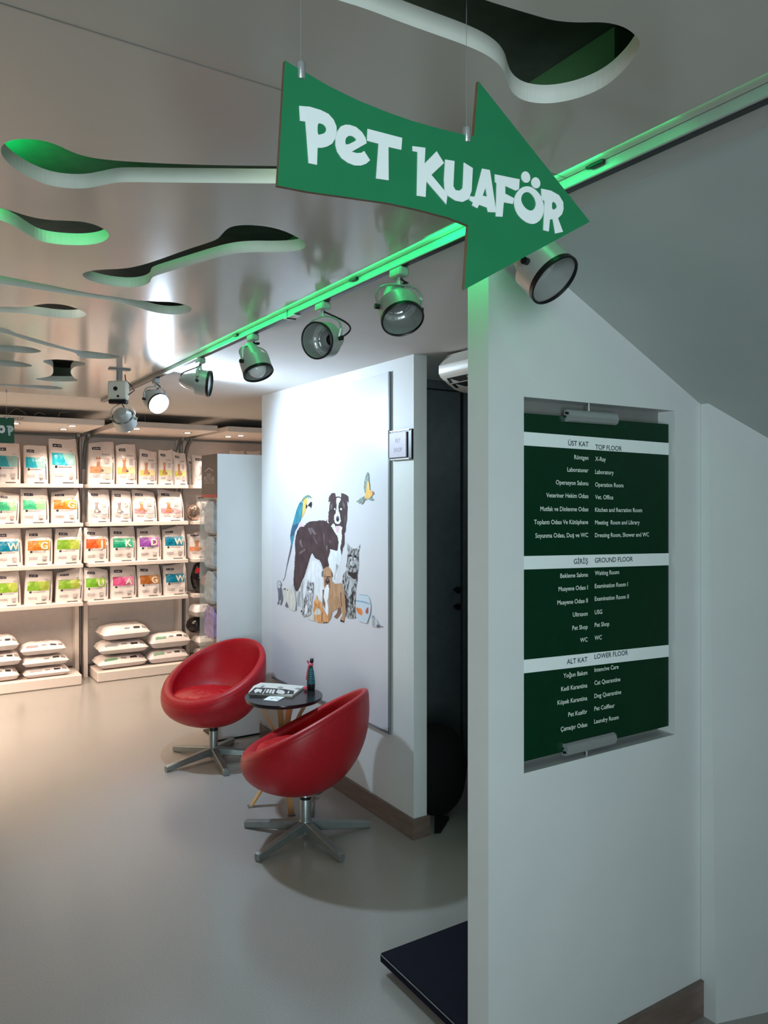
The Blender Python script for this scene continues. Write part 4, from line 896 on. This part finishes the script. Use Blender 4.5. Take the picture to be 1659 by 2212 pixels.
# ---------------------------------------------------------------- pet food bags
COL = {'orange':((226,88,34),(240,120,60)),'kgreen':((24,148,112),(70,176,136)),'purple':((138,70,160),(196,120,190)),'blue':((10,128,160),(70,160,190)),'lime':((120,184,40),(160,200,80)),
 'rose':((214,84,140),(234,140,176)),'brown':((178,104,44),(206,146,84)),'teal':((40,176,196),(160,208,204)),'mint':((70,190,140),(150,204,150)),'amber':((200,120,40),(222,160,60)),'olive':((132,176,44),(170,186,74))}
for k_, (a, b) in COL.items(): cmat('p_'+k_, a); cmat('q_'+k_, b)
BAND = {'orange':(236,150,110),'yellow':(236,204,110),'ygreen':(206,206,84),'grey':(206,204,204),'pink':(232,150,160)}
for k_, a in BAND.items(): cmat('b_'+k_, a)
cmat('dogprint',(196,140,104)); cmat('dogdark',(120,104,100)); cmat('lightletter',(236,222,206)); cmat('palepink',(246,214,206))
def bag(loc, w_, h_, d_, rz, seed, kind, color, letter, label, group='bags of pet food on the shelves', creases=1.0, topfold=0):
    rnd = random.Random(seed)
    r = empty('pet_food_bag', loc, label, 'bag', group); r.rotation_euler = (0,0,rz)
    ORIG[r] = Vector((0,0,0))
    lean = rnd.uniform(-.016,.016); creases *= 1.7; tl = rnd.uniform(-.016,.016); tw = rnd.uniform(.004,.012)
    def dims(t):
        a = w_/2*(1-.05*t**3+.02*math.sin(PI*t)); 
        e = max(0,(t-.52)/.48); b = d_/2*(1-e**1.4*.93)*(.93+.07*math.sin(PI*min(1,t*1.3)))
        return a, b
    def back(t): return d_*.10*max(0,(t-.5)/.5)**1.5
    def wr(x, z): return creases*(.006*mnoise.noise(Vector((x*14+seed*3.1,z*11,seed*.7)))+.003*mnoise.noise(Vector((x*40,z*34+seed,seed))))
    def front(s, t, off=0):
        a, b = dims(t); x = (2*s-1)*a*.985; u_ = min(1,abs(x/a)); p_ = 5-2.5*t
        y = -b*(1-u_**p_)**(1/p_)+back(t)
        return Vector((x+lean*t, y+wr(x,h_*t)*(1-u_**6)-off, h_*t+max(0,t-.75)/.25*(tl*(2*s-1)-abs(tl)+tw*(math.sin(s*5+seed)-1)*.6)))
    NT, NN = 16, 13
    rings_ = []
    for j in range(NT+1):
        t = j/NT; a, b = dims(t); ring = []
        for i in range(NN): ring.append(front(i/(NN-1), t))
        for i in range(NN-1,-1,-1):
            q = front(i/(NN-1), t); x = q.x; u_ = min(1,abs((2*i/(NN-1)-1)*.985)); p_ = 5-2.5*t
            ring.append(Vector((x, b*(1-u_**p_)**(1/p_)+back(t)+.001, q.z)))
        rings_.append(ring)
    mb = MB(); mb.rings(rings_); body = mb.build('bag_body', M['bag'], r, smooth=50, world=False)
    def patch(name, polys, mats_, off=.0022, nsub=5):
        mb = MB()
        for mi_, q in polys:                          # q = four (s,t) corners
            vs = []
            for j in range(nsub+1):
                for i in range(nsub+1):
                    a_, b_ = i/nsub, j/nsub
                    s_ = (q[0][0]*(1-a_)+q[1][0]*a_)*(1-b_)+(q[3][0]*(1-a_)+q[2][0]*a_)*b_
                    t_ = (q[0][1]*(1-a_)+q[1][1]*a_)*(1-b_)+(q[3][1]*(1-a_)+q[2][1]*a_)*b_
                    vs.append(front(s_,t_,off+.0003*mi_))
            mb.add(vs, [(j*(nsub+1)+i,j*(nsub+1)+i+1,(j+1)*(nsub+1)+i+1,(j+1)*(nsub+1)+i) for j in range(nsub) for i in range(nsub)], mi_)
        return mb.build(name, mats_, body, world=False)
    rq = lambda s0,t0,s1,t1: [(s0,t0),(s1,t0),(s1,t1),(s0,t1)]
    patch('brand_banner', [(0,[(.12,.795),(.44,.785),(.44,.865),(.12,.872)]),(1,rq(.16,.82,.25,.835)),(1,rq(.27,.815,.33,.84)),(1,rq(.345,.818,.41,.832))], [M['navyprint'],M['white']])
    marks = [(0,[(.885,.10),(.915,.10),(.905,.62),(.885,.63)]),(0,rq(.40,.012,.80,.032)),(1,rq(.60,.14,.78,.24)),(1,rq(.12,.16,.42,.22)),(2,rq(.62,.10,.76,.125))]
    if kind == 'diet':
        cp_, cq = M['p_'+color], M['q_'+color]
        patch('colour_panel', [(0,[(.07,.40),(.62,.40),(.46,.66),(.07,.665)]),(1,[(.55,.40),(.85,.40),(.85,.66),(.42,.66)])], [cp_,cq])
        marks += [(0,rq(.15,.335,.23,.385)),(2,rq(.25,.355,.72,.368)),(2,rq(.70,.70,.80,.71))]
        if letter:
            mb = MB(); hh = .19*h_
            vs, fs, xx0, xx1 = text_mesh(letter,.03)
            for_w = min((xx1-xx0)*hh/.729, .42*w_)
            mb.add([front(.66+((p[0]-(xx0+xx1)/2)/(xx1-xx0)*for_w)/(w_*.985), .435+p[1]/.729*.19, .0085) for p in vs], fs); mb.build('letter', M['lightletter'], body, world=False)
    else:
        patch('colour_band', [(0,rq(.04,.25,.46,.40)),(1,rq(.46,.25,.86,.40))], [M['b_'+color], cmat('c_'+color, tuple(int(x*.55+245*.45) for x in BAND[color]))])
        dg_ = [(.20,.28),(.48,.28),(.46,.36),(.40,.42),(.40,.52),(.44,.58),(.38,.64),(.36,.60),(.30,.60),(.28,.64),(.24,.57),(.28,.50),(.26,.40),(.22,.34)]
        mb = MB(); w3 = [front(s_,t_,.0036) for s_,t_ in dg_]; tr = tessellate_polygon([[Vector((s_,t_,0)) for s_,t_ in dg_]]); mb.add(w3,[tuple(t) for t in tr])
        w3 = [front(s_,t_,.004) for s_,t_ in [(.40,.285),(.54,.285),(.52,.34),(.44,.35)]]; mb.add(w3,[(0,1,2,3)],1); mb.build('dog_print', [M['dogprint'] if color != 'grey' else M['midprint'],M['dogdark']], body, world=False)
        mb = MB(); vs, fs, xx0, xx1 = text_mesh(letter or 'Adult'); mb.add([front(.62+(p[0]-(xx0+xx1)/2)/(xx1-xx0)*.30, .66+p[1]/.729*.05, .0036) for p in vs], fs); mb.build('lettering', M['midprint'], body, world=False)
        marks += [(1,rq(.58,.46,.76,.60)),(1,rq(.5,.12,.84,.20))]
    patch('print_marks', marks, [M['blackprint'],M['greyprint'],M['midprint']], .003, 3)
    return r
ORD = ['top','second','third','fourth']
SEED = [11]
def row(bay, ri, items):
    n = 0
    for (u0, u1, vt, kind, color, letter, lab) in items:
        z = SHZ[ri]; Yb = YF+.045
        vb = HV-(z-EYE)*FOC/(onY((u0+u1)/2,1072,Yb).xy.dot(Vector((FX,FY))))
        a = onY(u0,vt,Yb); b = onY(u1,vt,Yb); h_ = a.z-z
        hmax = (SHZ[ri-1]-.034-z-.006) if ri else 2.0
        h_ = min(h_, hmax) ; w_ = (b.x-a.x)*.955; SEED[0] += 1; d_ = min(.16,w_*.62)
        bag(((a.x+b.x)/2, Yb+d_/2, z+.0008), w_, h_, d_, random.uniform(-.035,.035), SEED[0], kind, color, letter, lab)
V1 = 880; kA = 240/1659
row(0,0,[(-12,47,953,'diet','teal',None,'white bag with teal panel at left picture edge, top shelf under green sign'),(52.5,107,958,'diet','teal',None,'small white bag with teal panel, middle of the left unit top shelf'),(108.5,174,943,'diet','teal',None,'tall white bag with teal panel, right end of the left unit top shelf')])
row(0,1,[(-9,42,1060,'diet','mint',None,'white bag with pale green panel at left picture edge, second shelf'),(45,109,1050,'diet','mint',None,'white bag with bright green panel and glare, second shelf of left unit'),(111,176,1050,'diet','amber','G','white bag with amber G panel, right end of left unit second shelf')])
row(0,2,[(-10,52,1138,'diet','blue','W','white bag with blue W panel at left picture edge, third shelf'),(54,116,1135,'diet','amber','G','white bag with amber G panel, middle of the left unit third shelf'),(117,180,1134,'diet','olive',None,'white bag with plain green panel, right end of left unit third shelf')])
row(0,3,[(-8,48,1228,'diet','olive',None,'white bag with plain green panel at left picture edge, fourth shelf'),(52,115,1224,'diet','olive',None,'white bag with plain green panel, middle of the left unit fourth shelf'),(120,182,1222,'diet','olive',None,'white bag with plain green panel, right end of left unit fourth shelf')])
row(1,0,[(191,251,950,'adult','orange','Adult','tallest white dog food bag with orange band, top shelf of middle unit'),(252.5,299,954,'adult','yellow','Adult','white dog food bag with yellow band beside the orange banded one'),(301,342,969,'adult','yellow','Baby','short white dog food bag with yellow band, centre of middle top shelf'),(343,377,968,'adult','ygreen','Adult','narrow white bag with lime band, fourth on the middle top shelf'),(377.5,407,973,'adult','ygreen','Adult','narrow white bag with lime band, right end of middle top shelf')])
row(1,1,[(191,240.5,1055,'adult','grey','Adult','white bag with grey band and spotted dog, second shelf left end'),(242.5,287,1058,'adult','grey','Junior','white bag with grey band and brown dog, second shelf of middle unit'),(289.5,343,1056,'adult','pink','Adult','white bag with pink band, third on the middle unit second shelf'),(345.5,402,1056,'adult','pink','Adult','white bag with pink band, right end of middle unit second shelf')])
row(1,2,[(182,238,1134,'diet','orange','J','white bag with orange J panel, third shelf'),(239,297,1134,'diet','kgreen','K','white bag with green K panel, third shelf'),(297.5,352,1134,'diet','purple','D','white bag with purple D panel, third shelf'),(354,406,1134,'diet','blue','W','white bag with blue W panel, right end of middle unit third shelf')])
row(1,3,[(181,237,1219,'diet','lime','U','white bag with lime green U panel, fourth shelf'),(239,298.5,1218,'diet','rose','A','white bag with pink A panel, fourth shelf'),(299.5,353,1215,'diet','brown','G','white bag with brown G panel, fourth shelf'),(355,408,1212,'diet','blue','W','white bag with blue W panel, right end of middle unit fourth shelf')])

# lying sacks on the plinths
def sack(u0, u1, v0, v1, Yfr, dep, rz, seed, mark, label):
    p0 = onY(u0,v1,Yfr); p1 = onY(u1,v1,Yfr); z0 = p0.z*.5+p1.z*.5; zt_ = onY((u0+u1)/2,v0,Yfr+dep*.35).z
    return p0, p1, z0, zt_
def lay(x0, x1, z0, h_, yf, dep, rz, seed, mark, label, tip=0):
    cx_, cy_ = (x0+x1)/2, yf+dep/2; a, b = (x1-x0)/2, dep/2
    r = empty('pet_food_sack', (cx_,cy_,z0), label, 'sack', 'sacks lying on the shelf plinths'); ORIG[r] = Vector((0,0,0)); r.rotation_euler = (0,tip,rz)
    h_ -= .016
    def topf(s, t):
        x, y = 2*s-1, 2*t-1
        e = max(0,1-abs(x)**5)**.55*max(0,1-abs(y)**3.2)**.6
        n_ = .010*mnoise.noise(Vector((x*3+seed,y*3,seed*.3)))
        return Vector((x*a*(1+.01*math.sin(y*7+seed)), y*b, h_*.42+(h_*.58+n_)*e))
    def botf(s, t):
        x, y = 2*s-1, 2*t-1; e = max(0,1-abs(x)**8)**.5*max(0,1-abs(y)**6)**.5
        return Vector((x*a*(1+.01*math.sin(y*7+seed)), y*b, h_*.42*(1-e)+.001))
    N = 16; mb = MB()
    for f_, mi_ in ((topf,0),(botf,1)):
        mb.add([f_(i/N,j/N) for j in range(N+1) for i in range(N+1)], [(j*(N+1)+i,j*(N+1)+i+1,(j+1)*(N+1)+i+1,(j+1)*(N+1)+i) for j in range(N) for i in range(N)], mi_)
    body = mb.build('sack_body', [M['bag'],M['bagside']], r, smooth=55, world=False)
    def pt(quads, name, ms):
        mb = MB()
        for mi_, (s0,t0,s1,t1) in quads:
            n_ = 5; mb.add([topf(s0+(s1-s0)*i/n_, t0+(t1-t0)*j/n_)+Vector((0,-.002,.003)) for j in range(n_+1) for i in range(n_+1)], [(j*(n_+1)+i,j*(n_+1)+i+1,(j+1)*(n_+1)+i+1,(j+1)*(n_+1)+i) for j in range(n_) for i in range(n_)], mi_)
        mb.build(name, ms, body, world=False)
    pt([(0,(.38,.55,.75,.57)),(0,(.64,.07,.78,.13)),(1,(.82,.07,.92,.15)),(1,(.45,.08,.56,.12))],'print_marks',[M['blackprint'],M['midprint']])
    if mark: pt([(0,(.12,.06,.38,.13))],'colour_mark',[mark])
    return r
gm = cmat('greenmark',(120,168,128)); pm = cmat('pinkmark',(226,140,140)); gy = cmat('greymark',(196,192,198))
ZPl = .095
lx = lambda u, Y: onY(u,1400,Y).x
yf1 = 7.13
xs = [lx(-40,yf1),lx(43,yf1),lx(46,yf1),lx(148,yf1)]
lay(lx(-45,yf1),lx(42,yf1),ZPl,.125,yf1,.30,.02,1,gy,'glossy white sack at left picture edge, bottom of the cut-off stack')
lay(lx(-42,yf1),lx(48,yf1),ZPl+.127,.125,yf1,.30,-.03,2,gy,'white sack in the middle of the stack at left picture edge')
lay(lx(-45,yf1),lx(41,yf1),ZPl+.254,.135,yf1,.30,.03,3,gy,'white sack on top of the stack at left picture edge')
lay(lx(52,yf1),lx(153,yf1),ZPl,.092,yf1,.22,.0,4,gy,'flattened white sack at bottom of the left unit right stack')
lay(lx(49,yf1),lx(150,yf1),ZPl+.094,.098,yf1,.22,.02,5,None,'white sack in the middle of the left unit right stack')
lay(lx(46,yf1),lx(144,yf1),ZPl+.194,.115,yf1,.22,-.02,6,pm,'white sack with pink mark on top of the left unit right stack')
lay(lx(213,yf1),lx(319,yf1),ZPl,.125,yf1,.32,.03,7,gm,'white sack with green mark, bottom of the middle unit left stack')
lay(lx(216,yf1),lx(322,yf1),ZPl+.127,.125,yf1,.32,-.02,8,gy,'white sack with grey mark in the middle of the middle unit left stack')
lay(lx(222,yf1),lx(325,yf1),ZPl+.254,.145,yf1,.32,.05,9,None,'plump white sack on top of the middle unit left stack')
lay(lx(321,yf1+.02),lx(407,yf1+.02),ZPl,.135,yf1,.21,0,10,gm,'white sack with green mark at bottom of the middle unit right stack')
lay(lx(325,yf1+.02),lx(412,yf1+.02),ZPl+.137,.150,yf1,.21,-.01,11,gm,'white sack with green mark on top of the middle unit right stack')

# wall socket behind the sacks
q = onY(203,1345,7.50); so = empty('wall_socket', q, 'pale double wall socket behind the sacks of the middle unit', 'socket')
mb = MB(); mb.bbox((q.x-.032,7.496,q.z-.035),(q.x+.032,7.5045,q.z+.035),.002); mb.build('cover', M['shelf'], so)
mb = MB(); mb.box((q.x-.018,7.4955,q.z-.012),(q.x+.018,7.4962,q.z-.009)); mb.box((q.x-.03,7.4955,q.z+.030),(q.x+.03,7.4962,q.z+.034)); mb.box((q.x-.018,7.4955,q.z+.008),(q.x+.018,7.4962,q.z+.011)); mb.build('socket_slot', M['midprint'], so)

# right-hand unit: mixed goods
def pouch(name, c, rx, ry, rz_, m_, seed, label, cat, extra=None):
    r = empty(name, (c[0],c[1],c[2]), label, cat); mb = MB(); rr = []
    for k in range(13):
        th = PI*k/12; ring = []
        for i in range(24):
            a = 2*PI*i/24; s_ = math.sin(th)**.7 if 0 < k < 12 else 0
            d = 1+.12*mnoise.noise(Vector((3*math.cos(a)*s_,3*math.sin(a)*s_,3*math.cos(th)+seed)))
            ring.append(Vector((c[0]+rx*s_*math.cos(a)*d, c[1]+ry*s_*math.sin(a)*d, c[2]+rz_*(1-math.cos(th)))))
        rr.append(ring)
    mb.rings(rr); b = mb.build('pouch_body', m_, r, smooth=60)
    if extra: extra(r, b)
    return r
Y3 = 7.22
bag((onY(444,1000,Y3).x, Y3+.05, SHZ[0]+.001), .22, .30, .13, .05, 31, 'adult','grey','Mini','cream dog food bag with curly dog, behind the brown header','bags of pet food on the shelves')
bag((onY(411,1000,Y3+.2).x+.0, Y3+.17, SHZ[0]+.001), .055, .27, .07, .3, 32, 'adult','grey','Mini','dark-edged narrow bag squeezed between middle and right units','bags of pet food on the shelves')
for u_, sd, lb in ((515,33,'pale bag top showing above the white display stand, left of two'),(552,34,'pale bag top showing above the white display stand, right of two')):
    bag((onY(u_,1000,7.3).x, 7.34, SHZ[0]+.001), .165, .36, .13, 0, sd, 'adult','grey','Mini',lb,'bags of pet food on the shelves')
foil = mat('silver foil pouch', (150,130,120), .18, metal=.6, var=.5, scale=12, bump=.9, bscale=22)
blkfoil = mat('black glossy pouch', (26,20,20), .18, var=.4, scale=10, bump=.5, bscale=20)
c3 = onY(419,1127,7.2); pouch('foil_pouch',(c3.x,7.22,SHZ[1]+.001),.062,.06,.078,foil,1,'crumpled dark silver foil pouch on the right unit second shelf','pouch')
bag((onY(446,1000,Y3).x, Y3+.08, SHZ[1]+.001), .16, .27, .10, 0, 35, 'adult','grey','Mini','pale bag behind the clear panel on the right unit second shelf','bags of pet food on the shelves')
bag((onY(436,1000,Y3).x, Y3+.08, SHZ[2]+.001), .24, .27, .13, 0, 36, 'adult','orange','Senior','white bag with brown dog picture on the right unit third shelf','bags of pet food on the shelves')
c4 = onY(440,1250,7.2)
def ring_extra(r, b):
    mb = MB(); q = Vector((c4.x+.01,7.22-.085,SHZ[3]+.125)); mb.lathe([(.055,0),(.062,.004),(.062,.010),(.040,.012),(.0,.012)],q,(0,-1,0),28,cap0=True,cap1=False); mb.build('round_window', mat('amber window',(196,110,70),.15,var=.3,scale=30), b)
    mb = MB(); mb.lathe([(.026,0),(.026,.006)],Vector((c4.x-.075,7.22-.075,SHZ[3]+.225)),(0,-1,0),20); mb.build('red_badge', M['redstripe'], b)
pouch('black_pouch',(c4.x,7.23,SHZ[3]+.001),.115,.085,.15,blkfoil,5,'glossy black pouch with amber round window on right unit fourth shelf','pouch',ring_extra)
for k,(uu,zz,w_,mk,lb) in enumerate(((446,ZPl,.15,None,'pale sack at the bottom beside the white display stand'),(442,ZPl+.12,.15,None,'pale sack with dark seam above the bottom one beside the display'),(438,ZPl+.40,.18,None,'white sack high in the pile beside the display stand'))):
    x_ = lx(uu,7.15); lay(x_-w_/2,x_+w_/2,zz,.115 if k < 2 else .14,7.12,.20,.1,20+k,mk,lb)
pouch('black_pouch',(lx(428,7.2),7.24,ZPl+.24),.10,.10,.075,blkfoil,9,'black pouch lying in the pile beside the display stand','pouch')

# ---------------------------------------------------------------- white display stand with hanging packs
ds0 = onH(469,1603,0); DX0, DY0 = ds0.x, ds0.y; DY1 = DY0+.29; DZ = 1.936
dsx = empty('display_stand', (DX0+.15,DY0+.14,0), 'white display stand with brown header and hanging packs beside mural', 'display stand')
mb = MB(); mb.bbox((DX0+.002,DY0,.012),(DX0+.34,DY0+.016,DZ),.001); mb.build('side_panel', M['wall'], dsx)
mb = MB(); mb.bbox((DX0+.15,DY0+.017,.012),(DX0+.166,DY1,DZ),.001); mb.build('back_panel', M['wall'], dsx)
mb = MB(); mb.bbox((DX0+.004,DY0+.0,0.0),(DX0+.34,DY1,.011),.001); mb.build('base_strip', M['black'], dsx)
hz0 = EYE-(1075-HV)/FOC*ds0.xy.dot(Vector((FX,FY)))
mb = MB(); mb.bbox((DX0-.004,DY0-.001,hz0),(DX0+.001,DY1+.01,DZ),.0008); hdr = mb.build('header_sign', M['brownsign'], dsx)
mb = MB(); mb.box((DX0-.0046,DY0-.0008,hz0+.0005),(DX0-.0042,DY1+.009,hz0+.022)); mb.build('red_stripe', M['redstripe'], hdr)
ym = (DY0+DY1)/2
def hf(z0_): return lambda p: (DX0-.0048, ym-p[0], z0_+p[1])
mb = MB(); hh = DZ-hz0
mb.plate([(-.085,hz0+hh*.62),(0,hz0+hh*.70),(.085,hz0+hh*.62),(.085,hz0+hh*.60),(0,hz0+hh*.675),(-.085,hz0+hh*.60)],[],lambda p:(DX0-.0048,ym-p[0],p[1]),lambda p:(DX0-.0044,ym-p[0],p[1]))
put_text(mb,'PURINA',hf(hz0+hh*.50),.018,1,'C',0,.02); put_text(mb,'PRO PLAN',hf(hz0+hh*.385),.034,1,'C',0,.02,.20); put_text(mb,'VETERINARY DIETS',hf(hz0+hh*.325),.014,1,'C',0,.01,.21); mb.build('lettering', mat('header lettering',(196,180,170),.5), hdr)
mb = MB(); mb.box((DX0-.02,DY1-.003,.10),(DX0+.15,DY1+.001,hz0-.005)); mb.build('clear_panel', M['acrylic'], dsx)
for k, zz in enumerate((1.62,1.38,1.14,.90)):
    mb = MB(); mb.tube([(DX0+.15,ym,zz),(DX0-.0,ym,zz),(DX0-.012,ym,zz+.012)],.0025,6); mb.build('hook', M['alugrey'], dsx)
    for j in range(3):
        mb = MB(); xq = DX0+.006+j*.042; z1_ = zz-.022; hgt = .20
        mb.rings([[(xq-.002,ym-.085,z1_-hgt),(xq+.002,ym-.085,z1_-hgt),(xq+.002,ym+.085,z1_-hgt),(xq-.002,ym+.085,z1_-hgt)],[(xq-.012,ym-.095,z1_-hgt*.9),(xq+.012,ym-.095,z1_-hgt*.9),(xq+.012,ym+.095,z1_-hgt*.9),(xq-.012,ym+.095,z1_-hgt*.9)],[(xq-.009,ym-.094,z1_-hgt*.15),(xq+.009,ym-.094,z1_-hgt*.15),(xq+.009,ym+.094,z1_-hgt*.15),(xq-.009,ym+.094,z1_-hgt*.15)],[(xq-.001,ym-.05,z1_+.016),(xq+.001,ym-.05,z1_+.016),(xq+.001,ym+.05,z1_+.016),(xq-.001,ym+.05,z1_+.016)]])
        lb = ['front','middle','rear'][j]+' pack on the '+['top','second','third','lowest'][k]+' hook of the display stand'
        mb.build('hanging_pack', M['packs'] if k < 3 else M['packp'], base=True, label=('pale clear ' if k < 3 else 'purple printed ')+lb, cat='pack', group='packs hanging on the display stand')
